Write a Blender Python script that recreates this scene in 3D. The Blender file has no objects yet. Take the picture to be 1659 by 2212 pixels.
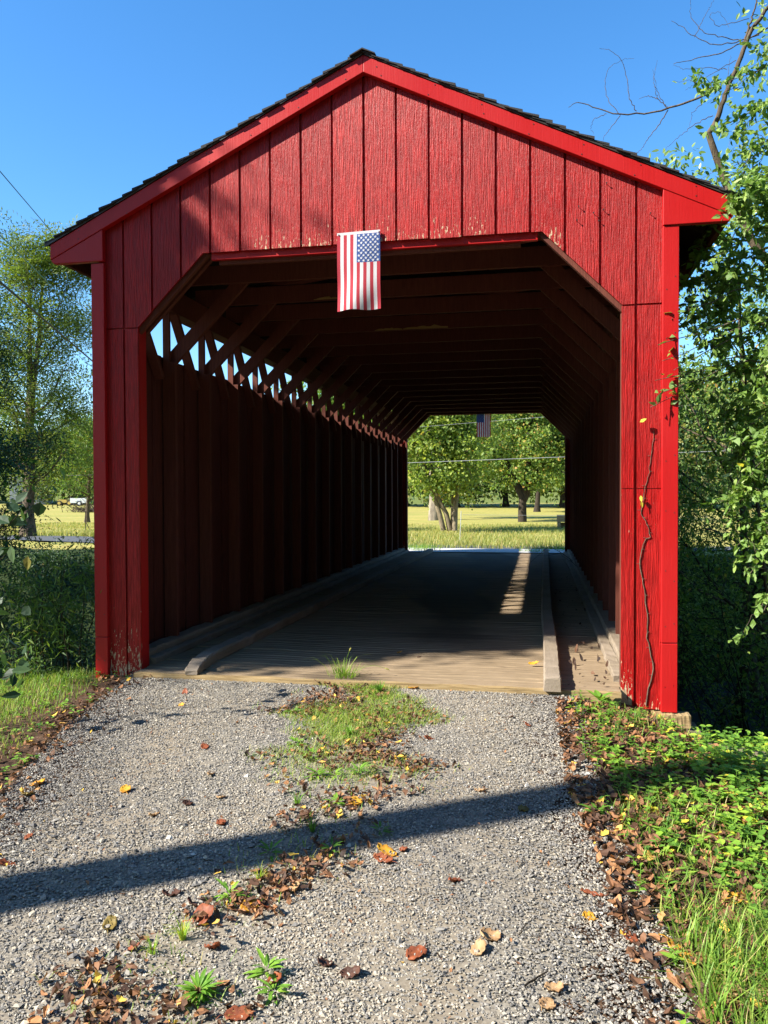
import bpy, math, random
import numpy as np
from mathutils import Vector
random.seed(7)
RNG = np.random.default_rng(11)
R = math.radians
scene = bpy.context.scene
col = scene.collection

# ------------------------------------------------------------------ camera numbers
CAM = np.array([1.345, -6.233, 1.45])
_y, _p, _r = [math.radians(a) for a in (-10.942, -1.232, -.206)]
CF = np.array([math.sin(_y)*math.cos(_p), math.cos(_y)*math.cos(_p), math.sin(_p)])
_R0 = np.array([math.cos(_y), -math.sin(_y), 0.0]); _U0 = np.cross(_R0, CF)
CR = _R0*math.cos(_r)+_U0*math.sin(_r); CU = _U0*math.cos(_r)-_R0*math.sin(_r)
FPX = 1742.7
def ray(u, v): return CF*FPX+CR*(u-829.5)-CU*(v-1106)
def at(u, v, Y):
    d = ray(u, v); return CAM+d*((Y-CAM[1])/d[1])
SUN = np.array([-1.1, -.66, 1.0]); SUN /= np.linalg.norm(SUN)

# ------------------------------------------------------------------ object helpers
def tag(o, label=None, cat=None, group=None, kind=None):
    if label: o['label'] = label
    if cat: o['category'] = cat
    if group: o['group'] = group
    if kind: o['kind'] = kind
    return o
def empty(name, loc, label, cat, group=None):
    o = bpy.data.objects.new(name, None); col.objects.link(o)
    o.location = loc; o.empty_display_size = .2
    return tag(o, label, cat, group)
def copy_tree(o, parent=None):
    c = o.copy(); col.objects.link(c); c.parent = parent
    for ch in [x for x in scene.objects if x.parent == o]:
        copy_tree(ch, c)
    return c

class Geo:
    """collects vertices and faces, builds ONE mesh object"""
    def __init__(s): s.V = []; s.F = []; s.n = 0; s.T = []; s.M = []
    def add(s, V, faces, tint=.5, mi=0):
        V = np.asarray(V, float); s.V.append(V)
        t = np.full(len(V), tint) if np.isscalar(tint) else np.asarray(tint)
        s.T.append(t)
        if isinstance(faces, np.ndarray):
            s.F.append(faces+s.n); s.M.append(np.full(len(faces), mi))
        else:
            for f in faces:
                s.F.append(np.array([f])+s.n); s.M.append(np.array([mi]))
        s.n += len(V)
    def box(s, x0, x1, y0, y1, z0, z1, tint=.5, mi=0):
        V = [(x0,y0,z0),(x1,y0,z0),(x1,y1,z0),(x0,y1,z0),(x0,y0,z1),(x1,y0,z1),(x1,y1,z1),(x0,y1,z1)]
        s.add(V, np.array([(0,3,2,1),(4,5,6,7),(0,1,5,4),(1,2,6,5),(2,3,7,6),(3,0,4,7)]), tint, mi)
    def prism(s, poly, y0, y1, tint=.5, mi=0):       # poly: (x, z) counter-clockwise seen from -y
        n = len(poly)
        V = [(x, y0, z) for x, z in poly]+[(x, y1, z) for x, z in poly]
        F = [tuple(range(n)), tuple(range(2*n-1, n-1, -1))]
        F += [(i, i+n, (i+1) % n+n, (i+1) % n) for i in range(n)]
        s.add(V, F, tint, mi)
    def beam(s, a, b, w, h, up=(0,0,1), tint=.5, mi=0):
        a = np.array(a, float); b = np.array(b, float); d = b-a; d /= np.linalg.norm(d)
        sd = np.cross(d, up); sd /= np.linalg.norm(sd); u = np.cross(sd, d)
        V = []
        for p in (a, b):
            for i, j in ((-1,-1),(1,-1),(1,1),(-1,1)): V.append(p+sd*i*w/2+u*j*h/2)
        s.add(V, np.array([(0,1,2,3),(7,6,5,4),(0,4,5,1),(1,5,6,2),(2,6,7,3),(3,7,4,0)]), tint, mi)
    def tube(s, P, rad, sides=6, tint=.5, mi=0):
        P = np.asarray(P, float); n = len(P)
        rad = np.full(n, rad) if np.isscalar(rad) else np.asarray(rad)
        D = np.gradient(P, axis=0); D /= np.linalg.norm(D, axis=1)[:, None]+1e-9
        ref = np.array([0.3,.9,.2]) if abs(D[0][2]) > .7 else np.array([0,0,1.])
        A = np.cross(D, ref); A /= np.linalg.norm(A, axis=1)[:, None]+1e-9; B = np.cross(D, A)
        th = np.arange(sides)*2*math.pi/sides
        V = (P[:, None]+(A[:, None]*np.cos(th)[None, :, None]+B[:, None]*np.sin(th)[None, :, None])*rad[:, None, None]).reshape(-1, 3)
        i = np.arange(n-1)[:, None]*sides; j = np.arange(sides)[None]; k = (j+1) % sides
        F = np.stack([i+j, i+k, i+sides+k, i+sides+j], -1).reshape(-1, 4)
        s.add(V, F, tint, mi)
        s.add(V[-sides:], [tuple(range(sides))], tint, mi)
    def build(s, name, mats, parent=None, smooth=False):
        V = np.concatenate(s.V); me = bpy.data.meshes.new(name)
        me.vertices.add(len(V)); me.vertices.foreach_set('co', V.astype(np.float32).ravel())
        loops = np.concatenate([f.ravel() for f in s.F]).astype(np.int32)
        tot = np.concatenate([np.full(len(f), f.shape[1]) for f in s.F]).astype(np.int32)
        st = np.concatenate([[0], np.cumsum(tot)[:-1]]).astype(np.int32)
        me.loops.add(len(loops)); me.loops.foreach_set('vertex_index', loops)
        me.polygons.add(len(tot)); me.polygons.foreach_set('loop_start', st)
        me.polygons.foreach_set('material_index', np.concatenate(s.M).astype(np.int32))
        me.polygons.foreach_set('use_smooth', np.full(len(tot), smooth))
        me.update(calc_edges=True)
        a = me.attributes.new('tint', 'FLOAT', 'POINT'); a.data.foreach_set('value', np.concatenate(s.T).astype(np.float32))
        for m in (mats if isinstance(mats, (list, tuple)) else [mats]): me.materials.append(m)
        o = bpy.data.objects.new(name, me); col.objects.link(o)
        if parent: o.parent = parent
        return o
def rel(o, parent):
    """geometry given in world coordinates, parent Empty stands elsewhere"""
    o.matrix_parent_inverse = __import__('mathutils').Matrix.Translation(-parent.location)
    return o

# ------------------------------------------------------------------ materials
class NT:
    def __init__(s, name):
        s.m = bpy.data.materials.new(name); s.m.use_nodes = True; s.t = s.m.node_tree
        for n in list(s.t.nodes): s.t.nodes.remove(n)
        s.out = s.t.nodes.new('ShaderNodeOutputMaterial')
    def n(s, typ, props=None, **ins):
        nd = s.t.nodes.new(typ)
        for k, v in (props or {}).items(): setattr(nd, k, v)
        for k, v in ins.items():
            key = k.replace('_', ' ')
            sock = nd.inputs[int(k[1:])] if (k[0] == 'i' and k[1:].isdigit()) else nd.inputs[key]
            if hasattr(v, 'is_output') or isinstance(v, bpy.types.NodeSocket): s.t.links.new(v, sock)
            else: sock.default_value = v
        return nd
    def coord(s, scale=(1,1,1), loc=(0,0,0), kind='Object'):
        tc = s.n('ShaderNodeTexCoord')
        mp = s.n('ShaderNodeMapping', Vector=tc.outputs[kind], Scale=scale, Location=loc)
        return mp.outputs[0]
    def noise(s, vec, scale=5, detail=4, rough=.6, dist=0):
        return s.n('ShaderNodeTexNoise', Vector=vec, Scale=scale, Detail=detail, Roughness=rough, Distortion=dist).outputs['Fac']
    def ramp(s, fac, stops, interp='LINEAR'):
        r = s.n('ShaderNodeValToRGB', Fac=fac); cr = r.color_ramp; cr.interpolation = interp
        while len(cr.elements) < len(stops): cr.elements.new(.5)
        for e, (p, c) in zip(cr.elements, stops):
            e.position = p; e.color = (*c, 1) if len(c) == 3 else c
        return r.outputs[0]
    def mix(s, f, a, b, mode='MIX'):
        m = s.n('ShaderNodeMix', dict(data_type='RGBA', blend_type=mode))
        for sock, v in ((m.inputs[0], f), (m.inputs[6], a), (m.inputs[7], b)):
            if isinstance(v, bpy.types.NodeSocket): s.t.links.new(v, sock)
            else: sock.default_value = (*v, 1) if isinstance(v, tuple) and len(v) == 3 else v
        return m.outputs[2]
    def math(s, op, a, b=0.0, clamp=False):
        m = s.n('ShaderNodeMath', dict(operation=op, use_clamp=clamp))
        for sock, v in ((m.inputs[0], a), (m.inputs[1], b)):
            if isinstance(v, bpy.types.NodeSocket): s.t.links.new(v, sock)
            else: sock.default_value = v
        return m.outputs[0]
    def mr(s, v, a, b, c=0., d=1.):
        return s.n('ShaderNodeMapRange', Value=v, From_Min=a, From_Max=b, To_Min=c, To_Max=d).outputs[0]
    def xyz(s):
        tc = s.n('ShaderNodeTexCoord'); return s.n('ShaderNodeSeparateXYZ', Vector=tc.outputs['Object']).outputs
    def attr(s, name='tint'): return s.n('ShaderNodeAttribute', dict(attribute_name=name)).outputs['Fac']
    def bump(s, h, strength=.5, dist=.01, prev=None):
        b = s.n('ShaderNodeBump', Height=h, Strength=strength, Distance=dist)
        if prev is not None: s.t.links.new(prev, b.inputs['Normal'])
        return b.outputs[0]
    def fin(s, color, rough=.7, normal=None, spec=.3, transl=0, metal=0, tcol=None):
        p = s.n('ShaderNodeBsdfPrincipled')
        for k, v in (('Base Color', color), ('Roughness', rough), ('Specular IOR Level', spec), ('Metallic', metal)):
            if isinstance(v, bpy.types.NodeSocket): s.t.links.new(v, p.inputs[k])
            elif k == 'Base Color': p.inputs[k].default_value = (*v, 1)
            else: p.inputs[k].default_value = v
        if normal is not None: s.t.links.new(normal, p.inputs['Normal'])
        o = p.outputs[0]
        if transl:
            t = s.n('ShaderNodeBsdfTranslucent')
            c = tcol if tcol is not None else color
            if isinstance(c, bpy.types.NodeSocket): s.t.links.new(c, t.inputs[0])
            else: t.inputs[0].default_value = (*c, 1)
            mx = s.n('ShaderNodeMixShader', Fac=transl, i1=o, i2=t.outputs[0]); o = mx.outputs[0]
        s.t.links.new(o, s.out.inputs[0]); return s.m

def m_paint(name, base, worn, grain=1.0, chips=None, rough=.42, bumpd=.004, streak=.5):
    t = NT(name)
    g = t.noise(t.coord((85, 60, 5.5)), 1, 5, .62, .35)
    wav = t.n('ShaderNodeTexWave', dict(wave_type='BANDS', bands_direction='X'), Vector=t.coord((1, .3, .14)), Scale=22., Distortion=9., Detail=3., Detail_Scale=1.2).outputs['Fac']
    fine = t.noise(t.coord((260, 200, 38)), 1, 3, .6)
    big = t.noise(t.coord((1.3, 1, .9)), 1, 3, .55)
    h = t.math('ADD', t.math('MULTIPLY', g, 1.0), t.math('MULTIPLY', wav, .10))
    h = t.math('ADD', h, t.math('MULTIPLY', fine, .35))
    c = t.mix(t.mr(big, .35, .72), base, worn)
    c = t.mix(t.mr(t.attr(), 0, 1, .0, .5), c, tuple(x*.62 for x in base))
    c = t.mix(t.mr(g, .62, .40, 0, streak), c, tuple(x*.45 for x in base))
    c = t.mix(t.mr(fine, .66, .80, 0, .22), c, (.60, .17, .13))  # whitish-pink flecks: gloss highlights on the weathered grain, painted into the colour
    nrm = t.bump(h, grain, bumpd)
    rg = t.mr(big, .3, .7, rough, rough+.15)
    if chips:
        # mask functions of x and z: list of (zlo, zhi, xlo, xhi, strength)
        X, Y, Z = t.xyz()
        m = None
        for z0, z1, x0, x1, st in chips:
            fz = t.mr(Z, z0, z1, 1., 0.)
            fx = t.math('MULTIPLY', t.math('GREATER_THAN', X, x0), t.math('LESS_THAN', X, x1))
            f = t.math('MULTIPLY', t.math('MULTIPLY', fz, fx), t.math('MULTIPLY', st, t.math('GREATER_THAN', Z, z0-.4)))
            m = f if m is None else t.math('MAXIMUM', m, f)
        cn = t.noise(t.coord((58, 20, 15), (3, 1, 7)), 1, 5, .7, .3)
        thr = t.math('SUBTRACT', .86, t.math('MULTIPLY', m, .36))
        mask = t.mr(t.math('SUBTRACT', cn, thr), 0, .012)
        c = t.mix(mask, c, t.mix(t.noise(t.coord((8, 8, 60)), 1, 3), (.42, .30, .17), (.62, .50, .34)))
        nrm = t.bump(mask, -.6, .004, nrm)
    return t.fin(c, rg, nrm, spec=.28)

CHIPS = [(3.44, 4.05, -.95, .95, .80), (3.40, 3.62, 1.2, 1.5, .9), (-.1, 1.0, -2.3, -1.5, 1.05), (-.16, .55, 1.7, 2.02, 1.25), (-.16, .3, 2.02, 2.4, .85), (1.47, 1.75, 1.9, 2.3, .55)]
M = {}
M['siding'] = m_paint('red_siding_paint', (.45, .007, .007), (.47, .020, .018), 1.0, CHIPS, .36, .008, .85)
M['trim'] = m_paint('red_trim_paint', (.46, .009, .010), (.49, .013, .014), .35, None, .36, .003, .12)
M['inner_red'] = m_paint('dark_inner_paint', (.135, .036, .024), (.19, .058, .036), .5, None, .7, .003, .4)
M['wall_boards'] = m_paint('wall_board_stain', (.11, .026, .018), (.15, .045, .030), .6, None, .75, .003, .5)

t = NT('bare_wood'); g = t.noise(t.coord((6, 30, 60)), 1, 5, .6, .4)
M['bare'] = t.fin(t.mix(g, (.26, .16, .05), (.42, .28, .10)), .8, t.bump(g, .4, .003))
t = NT('new_timber'); g = t.noise(t.coord((4, 40, 70)), 1, 5, .6, .6)
M['timber'] = t.fin(t.ramp(g, [(.3, (.15, .10, .045)), (.55, (.33, .235, .115)), (.8, (.42, .32, .18))]), .8, t.bump(g, .5, .004))
t = NT('old_timber'); g = t.noise(t.coord((5, 30, 60)), 1, 6, .65, .6); r_ = t.noise(t.coord((3, 3, 5)), 1, 4)
M['old_timber'] = t.fin(t.mix(t.mr(r_, .58, .66), t.mix(g, (.05, .035, .025), (.24, .18, .12)), (.30, .05, .04)), .85, t.bump(g, .8, .006))
t = NT('deck_planks'); g = t.noise(t.coord((5, 60, 20)), 1, 5, .65, .3); d = t.noise(t.coord((1.6, 1.1, 1)), 1, 4, .6); f = t.noise(t.coord((160, 160, 160)), 1, 3, .6)
hh = t.attr()
c = t.mix(t.mr(g, .3, .7), (.13, .094, .058), (.33, .245, .155))
c = t.mix(t.mr(d, .40, .64, 0, .75), c, (.27, .20, .13))
c = t.mix(t.mr(hh, .02, .35, .9, 0), c, (.045, .033, .024))
c = t.mix(t.mr(f, .66, .76, 0, .5), c, (.09, .07, .05))
M['deck'] = t.fin(c, .85, t.bump(t.math('ADD', g, t.math('MULTIPLY', f, .6)), .6, .003), spec=.25)
t = NT('curb_timber'); g = t.noise(t.coord((60, 4, 60)), 1, 5, .65, .5); d = t.noise(t.coord((2.5, 2.5, 2.5)), 1, 4, .6)
M['curb'] = t.fin(t.mix(t.mr(d, .4, .6), t.mix(g, (.14, .11, .08), (.30, .245, .18)), (.27, .22, .17)), .85, t.bump(g, .7, .005), spec=.25)

t = NT('shingles'); g = t.noise(t.coord((120, 120, 120)), 1, 3, .7); d = t.noise(t.coord((4, 4, 4)), 1, 3)
M['shingle'] = t.fin(t.mix(g, (.012, .012, .014), (.060, .058, .060)), .85, t.bump(g, .8, .004))
t = NT('drip_metal'); M['drip'] = t.fin(t.mix(t.noise(t.coord((4, 3, 3)), 1, 2), (.018, .014, .013), (.06, .045, .04)), .45, spec=.5)
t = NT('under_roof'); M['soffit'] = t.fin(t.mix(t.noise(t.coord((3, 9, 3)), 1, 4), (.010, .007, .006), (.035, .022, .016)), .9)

def m_bark(name, a, b, sc=14):
    t = NT(name); g = t.noise(t.coord((sc, sc, sc*.22)), 1, 6, .7, .5)
    return t.fin(t.ramp(g, [(.3, a), (.7, b)]), .9, t.bump(g, 1.0, .03), spec=.15)
M['bark'] = m_bark('grey_brown_bark', (.035, .026, .018), (.17, .13, .09))
M['bark_dark'] = m_bark('dark_bark', (.018, .014, .010), (.075, .058, .042))
M['bark_pale'] = m_bark('pale_bark', (.08, .065, .05), (.34, .29, .22), 6)
M['bark_tan'] = m_bark('tan_bark', (.09, .068, .042), (.30, .25, .17), 9)
M['twig'] = m_bark('twig_bark', (.06, .045, .032), (.24, .19, .14), 40)

def m_leaf(name, stops, transl=.38, tboost=1.5, rough=.5, spec=.35):
    t = NT(name); a = t.attr()
    c = t.ramp(a, stops)
    tc = t.mix(1.0, c, (tboost, tboost*1.05, tboost*.55), 'MULTIPLY')
    return t.fin(c, rough, None, spec, transl, tcol=tc)
M['leaf_locust'] = m_leaf('locust_leaf', [(0, (.055, .10, .02)), (.5, (.135, .185, .03)), (.85, (.30, .31, .04)), (1, (.45, .40, .05))], .45)
M['leaf_mid'] = m_leaf('mid_green_leaf', [(0, (0.039, 0.091, 0.019)), (0.5, (0.111, 0.195, 0.039)), (0.9, (0.26, 0.312, 0.058)), (1, (0.416, 0.26, 0.065))], .4)
M['leaf_yellow'] = m_leaf('yellow_green_leaf', [(0, (0.075, 0.138, 0.025)), (0.5, (0.213, 0.288, 0.062)), (0.88, (0.425, 0.45, 0.088)), (1, (0.525, 0.325, 0.088))], .45)
M['leaf_olive'] = m_leaf('olive_leaf', [(0, (0.068, 0.135, 0.03)), (0.5, (0.162, 0.27, 0.054)), (0.85, (0.324, 0.432, 0.108)), (0.97, (0.54, 0.608, 0.338)), (1, (0.675, 0.567, 0.081))], .33)
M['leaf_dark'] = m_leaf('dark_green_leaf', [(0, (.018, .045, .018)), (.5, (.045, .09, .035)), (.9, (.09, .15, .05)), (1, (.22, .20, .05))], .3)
M['leaf_ground'] = m_leaf('ground_plant_leaf', [(0, (0.057, 0.149, 0.023)), (0.5, (0.161, 0.322, 0.04)), (0.9, (0.322, 0.483, 0.057)), (1, (0.632, 0.552, 0.057))], .35)
M['grass'] = m_leaf('grass_blade', [(0, (0.081, 0.172, 0.023)), (0.45, (0.172, 0.31, 0.04)), (0.8, (0.345, 0.414, 0.081)), (1, (0.517, 0.414, 0.184))], .35)
M['field_grass'] = m_leaf('field_grass_blade', [(0, (.10, .16, .035)), (.4, (.22, .26, .06)), (.8, (.42, .36, .12)), (1, (.50, .33, .17))], .35)
M['litter'] = m_leaf('dry_leaf', [(0, (0.03, 0.018, 0.014)), (0.4, (0.115, 0.061, 0.038)), (0.72, (0.27, 0.128, 0.061)), (0.93, (0.459, 0.23, 0.101)), (1, (0.743, 0.486, 0.081))], .15, 1.2, .65, .25)
def m_fallen(name, a, b):
    t = NT(name); n = t.noise(t.coord((30, 30, 30)), 1, 4, .6)
    c = t.mix(t.mr(n, .35, .65), a, b)
    return t.fin(c, .55, t.bump(n, .5, .003), .3, .2)
M['f_yellow'] = m_fallen('yellow_dry_leaf', (.62, .36, .03), (.50, .22, .03))
M['f_tan'] = m_fallen('tan_dry_leaf', (.52, .34, .18), (.36, .21, .10))
M['f_rust'] = m_fallen('rust_dry_leaf', (.34, .10, .04), (.20, .06, .03))
M['f_brown'] = m_fallen('brown_dry_leaf', (.13, .06, .04), (.07, .035, .025))
M['f_olive'] = m_fallen('olive_dry_leaf', (.28, .21, .06), (.16, .11, .03))
M['f_white'] = m_fallen('pale_dry_leaf', (.75, .72, .66), (.6, .56, .5))

t = NT('stones'); a = t.attr(); n = t.noise(t.coord((220, 220, 220)), 1, 3, .6)
c = t.ramp(a, [(0, (.076, .074, .074)), (.3, (.175, .167, .157)), (.55, (.300, .278, .240)), (.78, (.41, .355, .268)), (.93, (.55, .49, .40)), (1, (.68, .64, .58))])
c = t.mix(t.mr(n, .35, .65, 0, .35), c, (.20, .18, .16))
M['stone'] = t.fin(c, .75, t.bump(n, .3, .002), spec=.3)
t = NT('gravel_base')
vo = t.n('ShaderNodeTexVoronoi', dict(feature='F1'), Vector=t.coord(), Scale=110., Randomness=1.)
n = t.noise(t.coord(), 1.3, 4, .6); cc = t.n('ShaderNodeSeparateColor', Color=vo.outputs['Color']).outputs[0]
c = t.ramp(cc, [(0, (.10, .092, .08)), (.5, (.19, .172, .142)), (1, (.29, .26, .21))])
c = t.mix(t.mr(n, .4, .6, 0, .7), c, (.235, .19, .135))
M['gravel'] = t.fin(c, .85, t.bump(vo.outputs['Distance'], -1., .006), spec=.2)

t = NT('soil_and_field')
X, Y, Z = t.xyz()
n1 = t.noise(t.coord((.55, .55, .55)), 1, 5, .6); n2 = t.noise(t.coord((14, 14, 14)), 1, 6, .7); n3 = t.noise(t.coord((.07, .5, .1), (4, 0, 0)), 1, 5, .6)
n4 = t.noise(t.coord((2.6, 2.6, 2.6)), 1, 5, .7)
soil = t.ramp(n2, [(.3, (.028, .018, .012)), (.55, (.085, .052, .034)), (.75, (.16, .10, .06))])
field = t.ramp(n3, [(.3, (.15, .19, .04)), (.45, (.28, .27, .065)), (.6, (.44, .34, .11)), (.75, (.46, .29, .12))])
field = t.mix(t.mr(n4, .35, .65), field, t.mix(n2, (.16, .19, .045), (.42, .35, .11)))
wood = t.ramp(n2, [(.3, (.06, .09, .02)), (.7, (.20, .22, .05))])
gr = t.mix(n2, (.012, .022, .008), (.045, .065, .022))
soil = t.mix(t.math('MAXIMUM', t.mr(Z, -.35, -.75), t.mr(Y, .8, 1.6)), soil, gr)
c = t.mix(t.mr(Y, 14.2, 15.0), soil, field)
c = t.mix(t.mr(Y, 118, 126), c, wood)
M['ground'] = t.fin(c, .95, t.bump(t.math('ADD', n2, n4), .8, .03), spec=.1)
t = NT('asphalt'); n = t.noise(t.coord((60, 60, 60)), 1, 3); M['asphalt'] = t.fin(t.mix(n, (.055, .06, .07), (.11, .115, .125)), .8)
t = NT('pale_gravel'); n = t.noise(t.coord((50, 50, 50)), 1, 3); M['pale_gravel'] = t.fin(t.mix(n, (.42, .41, .39), (.62, .60, .57)), .9)
t = NT('creek_water'); n = t.noise(t.coord((3, 3, 3)), 1, 3); M['water'] = t.fin((.008, .009, .006), .55, t.bump(n, .3, .01), .08)
def flat(name, c, rough=.6, spec=.3, metal=0):
    t = NT(name); n = t.noise(t.coord((25, 25, 25)), 1, 4)
    return t.fin(t.mix(t.mr(n, .3, .7), tuple(x*.82 for x in c), c), rough, None, spec, metal=metal)
def cloth(name, c):
    t = NT(name); n = t.noise(t.coord((900, 900, 900)), 1, 2)
    return t.fin(t.mix(t.mr(n, .3, .7), tuple(x*.9 for x in c), c), .75, t.bump(n, .2, .001), .2, .32)
M['cl_white'] = cloth('white_cloth', (.82, .82, .84)); M['cl_red'] = cloth('red_cloth', (.56, .055, .08)); M['cl_blue'] = cloth('blue_cloth', (.06, .12, .36))
M['white_paint'] = flat('white_car_paint', (.78, .78, .78), .3, .5); M['yellow_paint'] = flat('yellow_machine_paint', (.55, .40, .10), .5)
M['tyre'] = flat('tyre_rubber', (.025, .025, .025), .8); M['dark_inside'] = flat('dark_inside', (.04, .018, .018), .8)
M['grey_board'] = flat('grey_boards', (.35, .37, .42)); M['roof_grey'] = flat('roof_metal', (.30, .36, .42), .5); M['barn_dark'] = flat('barn_dark', (.03, .03, .035))
M['wire_black'] = flat('black_cable', (.02, .02, .02), .6); M['wire_green'] = flat('green_line', (.10, .28, .22), .6); M['wire_pale'] = flat('pale_cable', (.32, .33, .34), .5)
M['steel'] = flat('galvanised_steel', (.5, .52, .55), .45, .5, .4)
M['pole'] = m_bark('pole_wood', (.08, .06, .045), (.22, .17, .12), 20)

# ------------------------------------------------------------------ terrain
def ss(x, a, b):
    t_ = np.clip((x-a)/(b-a), 0, 1); return t_*t_*(3-2*t_)
def H(x, y):
    x = np.asarray(x, float); y = np.asarray(y, float)
    base = -.045-.036*np.clip(-.1-y, 0, 8)
    rb = ss(x, 1.95, 3.2)*(.10+.28*ss(y, -2.2, -.2))+ss(x, 1.6, 2.1)*.09*ss(y, -.9, -.1)          # bank falling away on the right
    lb = ss(-x, 1.7, 3.4)*(.05+.10*ss(y, -3, 0))
    z = base-rb-lb
    y0 = np.where(x > 2.25, -.75+.1*np.clip(x-2.25, 0, 2), np.where(x < -2.2, .15, .12))
    cr = ss(y, y0, y0+1.9)*(1-ss(y, 11.6, 13.9))
    z = z*(1-ss(y, 6, 13))+ss(y, 6, 13)*(-.05)
    z = z-2.5*cr
    z = z+.05*np.sin(x*1.7+y*.9)*np.sin(y*1.3-x*.6)*ss(np.abs(x), 2.4, 4)*(1-cr)
    z = z-.05*ss(y, 14, 20)+.25*np.sin(x*.05+1)*np.sin(y*.06)*ss(y, 25, 60)
    z = z+14*ss(np.hypot(x, y), 135, 330)*ss(y, 30, 120)
    return z
def ground_at(u, v):
    d = ray(u, v); d = d/np.linalg.norm(d); s_ = .5
    while s_ < 300:
        p = CAM+d*s_
        if p[2] <= float(H(p[0], p[1]))+.004: return np.array([p[0], p[1], float(H(p[0], p[1]))])
        s_ += .01 if s_ < 12 else .2
    return p
def axis(lo, hi, step, far_lo, far_hi):
    a = list(np.arange(lo, hi, step)); s_ = step
    while a[-1] < far_hi: s_ *= 1.18; a.append(a[-1]+s_)
    s_ = step
    while a[0] > far_lo: s_ *= 1.18; a.insert(0, a[0]-s_)
    return np.array(a)
def sheet(xs, ys, f, name, mat, parent=None, smooth=True, tint=.5):
    Xg, Yg = np.meshgrid(xs, ys); Zg = f(Xg, Yg); g = Geo()
    nx, ny = len(xs), len(ys); i = np.arange(ny-1)[:, None]*nx; j = np.arange(nx-1)[None]
    F = np.stack([i+j, i+j+1, i+j+1+nx, i+j+nx], -1).reshape(-1, 4)
    g.add(np.stack([Xg, Yg, Zg], -1).reshape(-1, 3), F, tint if np.isscalar(tint) else tint.ravel())
    return g.build(name, mat, parent, smooth)
tag(sheet(axis(-9, 9, .12, -600, 600), axis(-8, 18, .12, -200, 700), H, 'ground', M['ground']), kind='structure')

# drive outline in world space
def drive_l(y): return np.interp(y, [-7, -4.3, -2.9, -1.5, -.2, .2], [-.75, -.95, -1.2, -1.62, -1.86, -1.9])
def drive_r(y): return np.interp(y, [-7, -3.9, -3.1, -1.9, -.6, .2], [1.74, 1.74, 1.68, 1.55, 1.52, 1.50])
def wig(y, k): return .05*np.sin(y*5.1+k)+.035*np.sin(y*13+2*k)+.02*np.sin(y*31+k)
ys = np.arange(-7.5, .02, .05); g = Geo(); nx = 46
L_ = drive_l(ys)+wig(ys, 1); R_ = drive_r(ys)+wig(ys, 4)
fr = np.linspace(0, 1, nx)
Xg = L_[:, None]+(R_-L_)[:, None]*fr[None]; Yg = np.repeat(ys[:, None], nx, 1)
edge = np.minimum(fr, 1-fr)[None]*6
Zg = H(Xg, Yg)+.012*np.clip(edge, -1, 1)-.004+.004*RNG.standard_normal(Xg.shape)*.4
i = np.arange(len(ys)-1)[:, None]*nx; j = np.arange(nx-1)[None]
g.add(np.stack([Xg, Yg, Zg], -1).reshape(-1, 3), np.stack([i+j, i+j+1, i+j+1+nx, i+j+nx], -1).reshape(-1, 4))
tag(g.build('gravel_drive', M['gravel'], None, True), kind='structure')

# centre strip mask (weeds and litter between the wheel tracks)
SP = [ground_at(*p)[:2] for p in ((775, 1478), (765, 1560), (760, 1640), (745, 1720), (700, 1800), (560, 1930), (420, 2030), (350, 2130), (330, 2250))]
SW = [.44, .47, .46, .38, .25, .20, .24, .30, .36]
SX = np.array([p[0] for p in SP]); SY = np.array([p[1] for p in SP])
_o = np.argsort(SY); SX, SY, SW = SX[_o], SY[_o], np.array(SW)[_o]
def strip_mask(x, y):
    c_ = np.interp(y, SY, SX); w_ = np.interp(y, SY, SW)*(1+.25*np.sin(y*6)+.15*np.sin(y*15+2))
    return np.clip(1.25-np.abs(x-c_)/w_, 0, 1)

# real stones
def stones(n, smin, smax, keep, name, label, tmean=.42, tsd=.22, region=(-2.1, 2.0, -4.6, -.02), flat_=.7):
    x = RNG.uniform(region[0], region[1], n); y = RNG.uniform(region[2], region[3], n)
    k = keep(x, y); x, y = x[k], y[k]; n = len(x)
    s_ = RNG.uniform(0, 1, n)**2.2*(smax-smin)+smin
    base = np.array([(-1,-.15,0),(.1,-1,.1),(1,.1,-.1),(-.1,1,0),(0,.1,1),(-.55,.6,.45),(.1,0,-1)], float)*.6
    V = base[None]+RNG.uniform(-.2, .2, (n, 7, 3))
    V = V*s_[:, None, None]*np.stack([RNG.uniform(.8, 1.25, n), RNG.uniform(.6, 1., n), RNG.uniform(.45, .8, n)*flat_/.7], -1)[:, None]
    a = RNG.uniform(0, 6.28, n); b = RNG.normal(0, .35, n)
    ca, sa, cb, sb = np.cos(a), np.sin(a), np.cos(b), np.sin(b)
    x1 = V[..., 0]*cb[:, None]+V[..., 2]*sb[:, None]; z1 = -V[..., 0]*sb[:, None]+V[..., 2]*cb[:, None]
    V = np.stack([x1*ca[:, None]-V[..., 1]*sa[:, None]+x[:, None], x1*sa[:, None]+V[..., 1]*ca[:, None]+y[:, None], z1], -1)
    V[..., 2] += (H(x, y)+.009+s_*.12)[:, None]
    q = np.array([(0,1,4),(1,2,4),(2,3,4),(3,5,4),(5,0,4),(3,0,5),(1,0,6),(2,1,6),(3,2,6),(0,3,6)])
    F = (np.arange(n)[:, None, None]*7+q[None]).reshape(-1, 3)
    tm = tmean(x, y) if callable(tmean) else tmean
    ti = np.clip(RNG.normal(tm, tsd, n), 0, 1); ti = np.where(RNG.uniform(0, 1, n) < .012, .97, np.minimum(ti, .86))
    g = Geo(); g.add(V.reshape(-1, 3), F, np.repeat(ti, 7))
    tag(g.build(name, M['stone']), label, 'gravel', kind='stuff')
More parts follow.
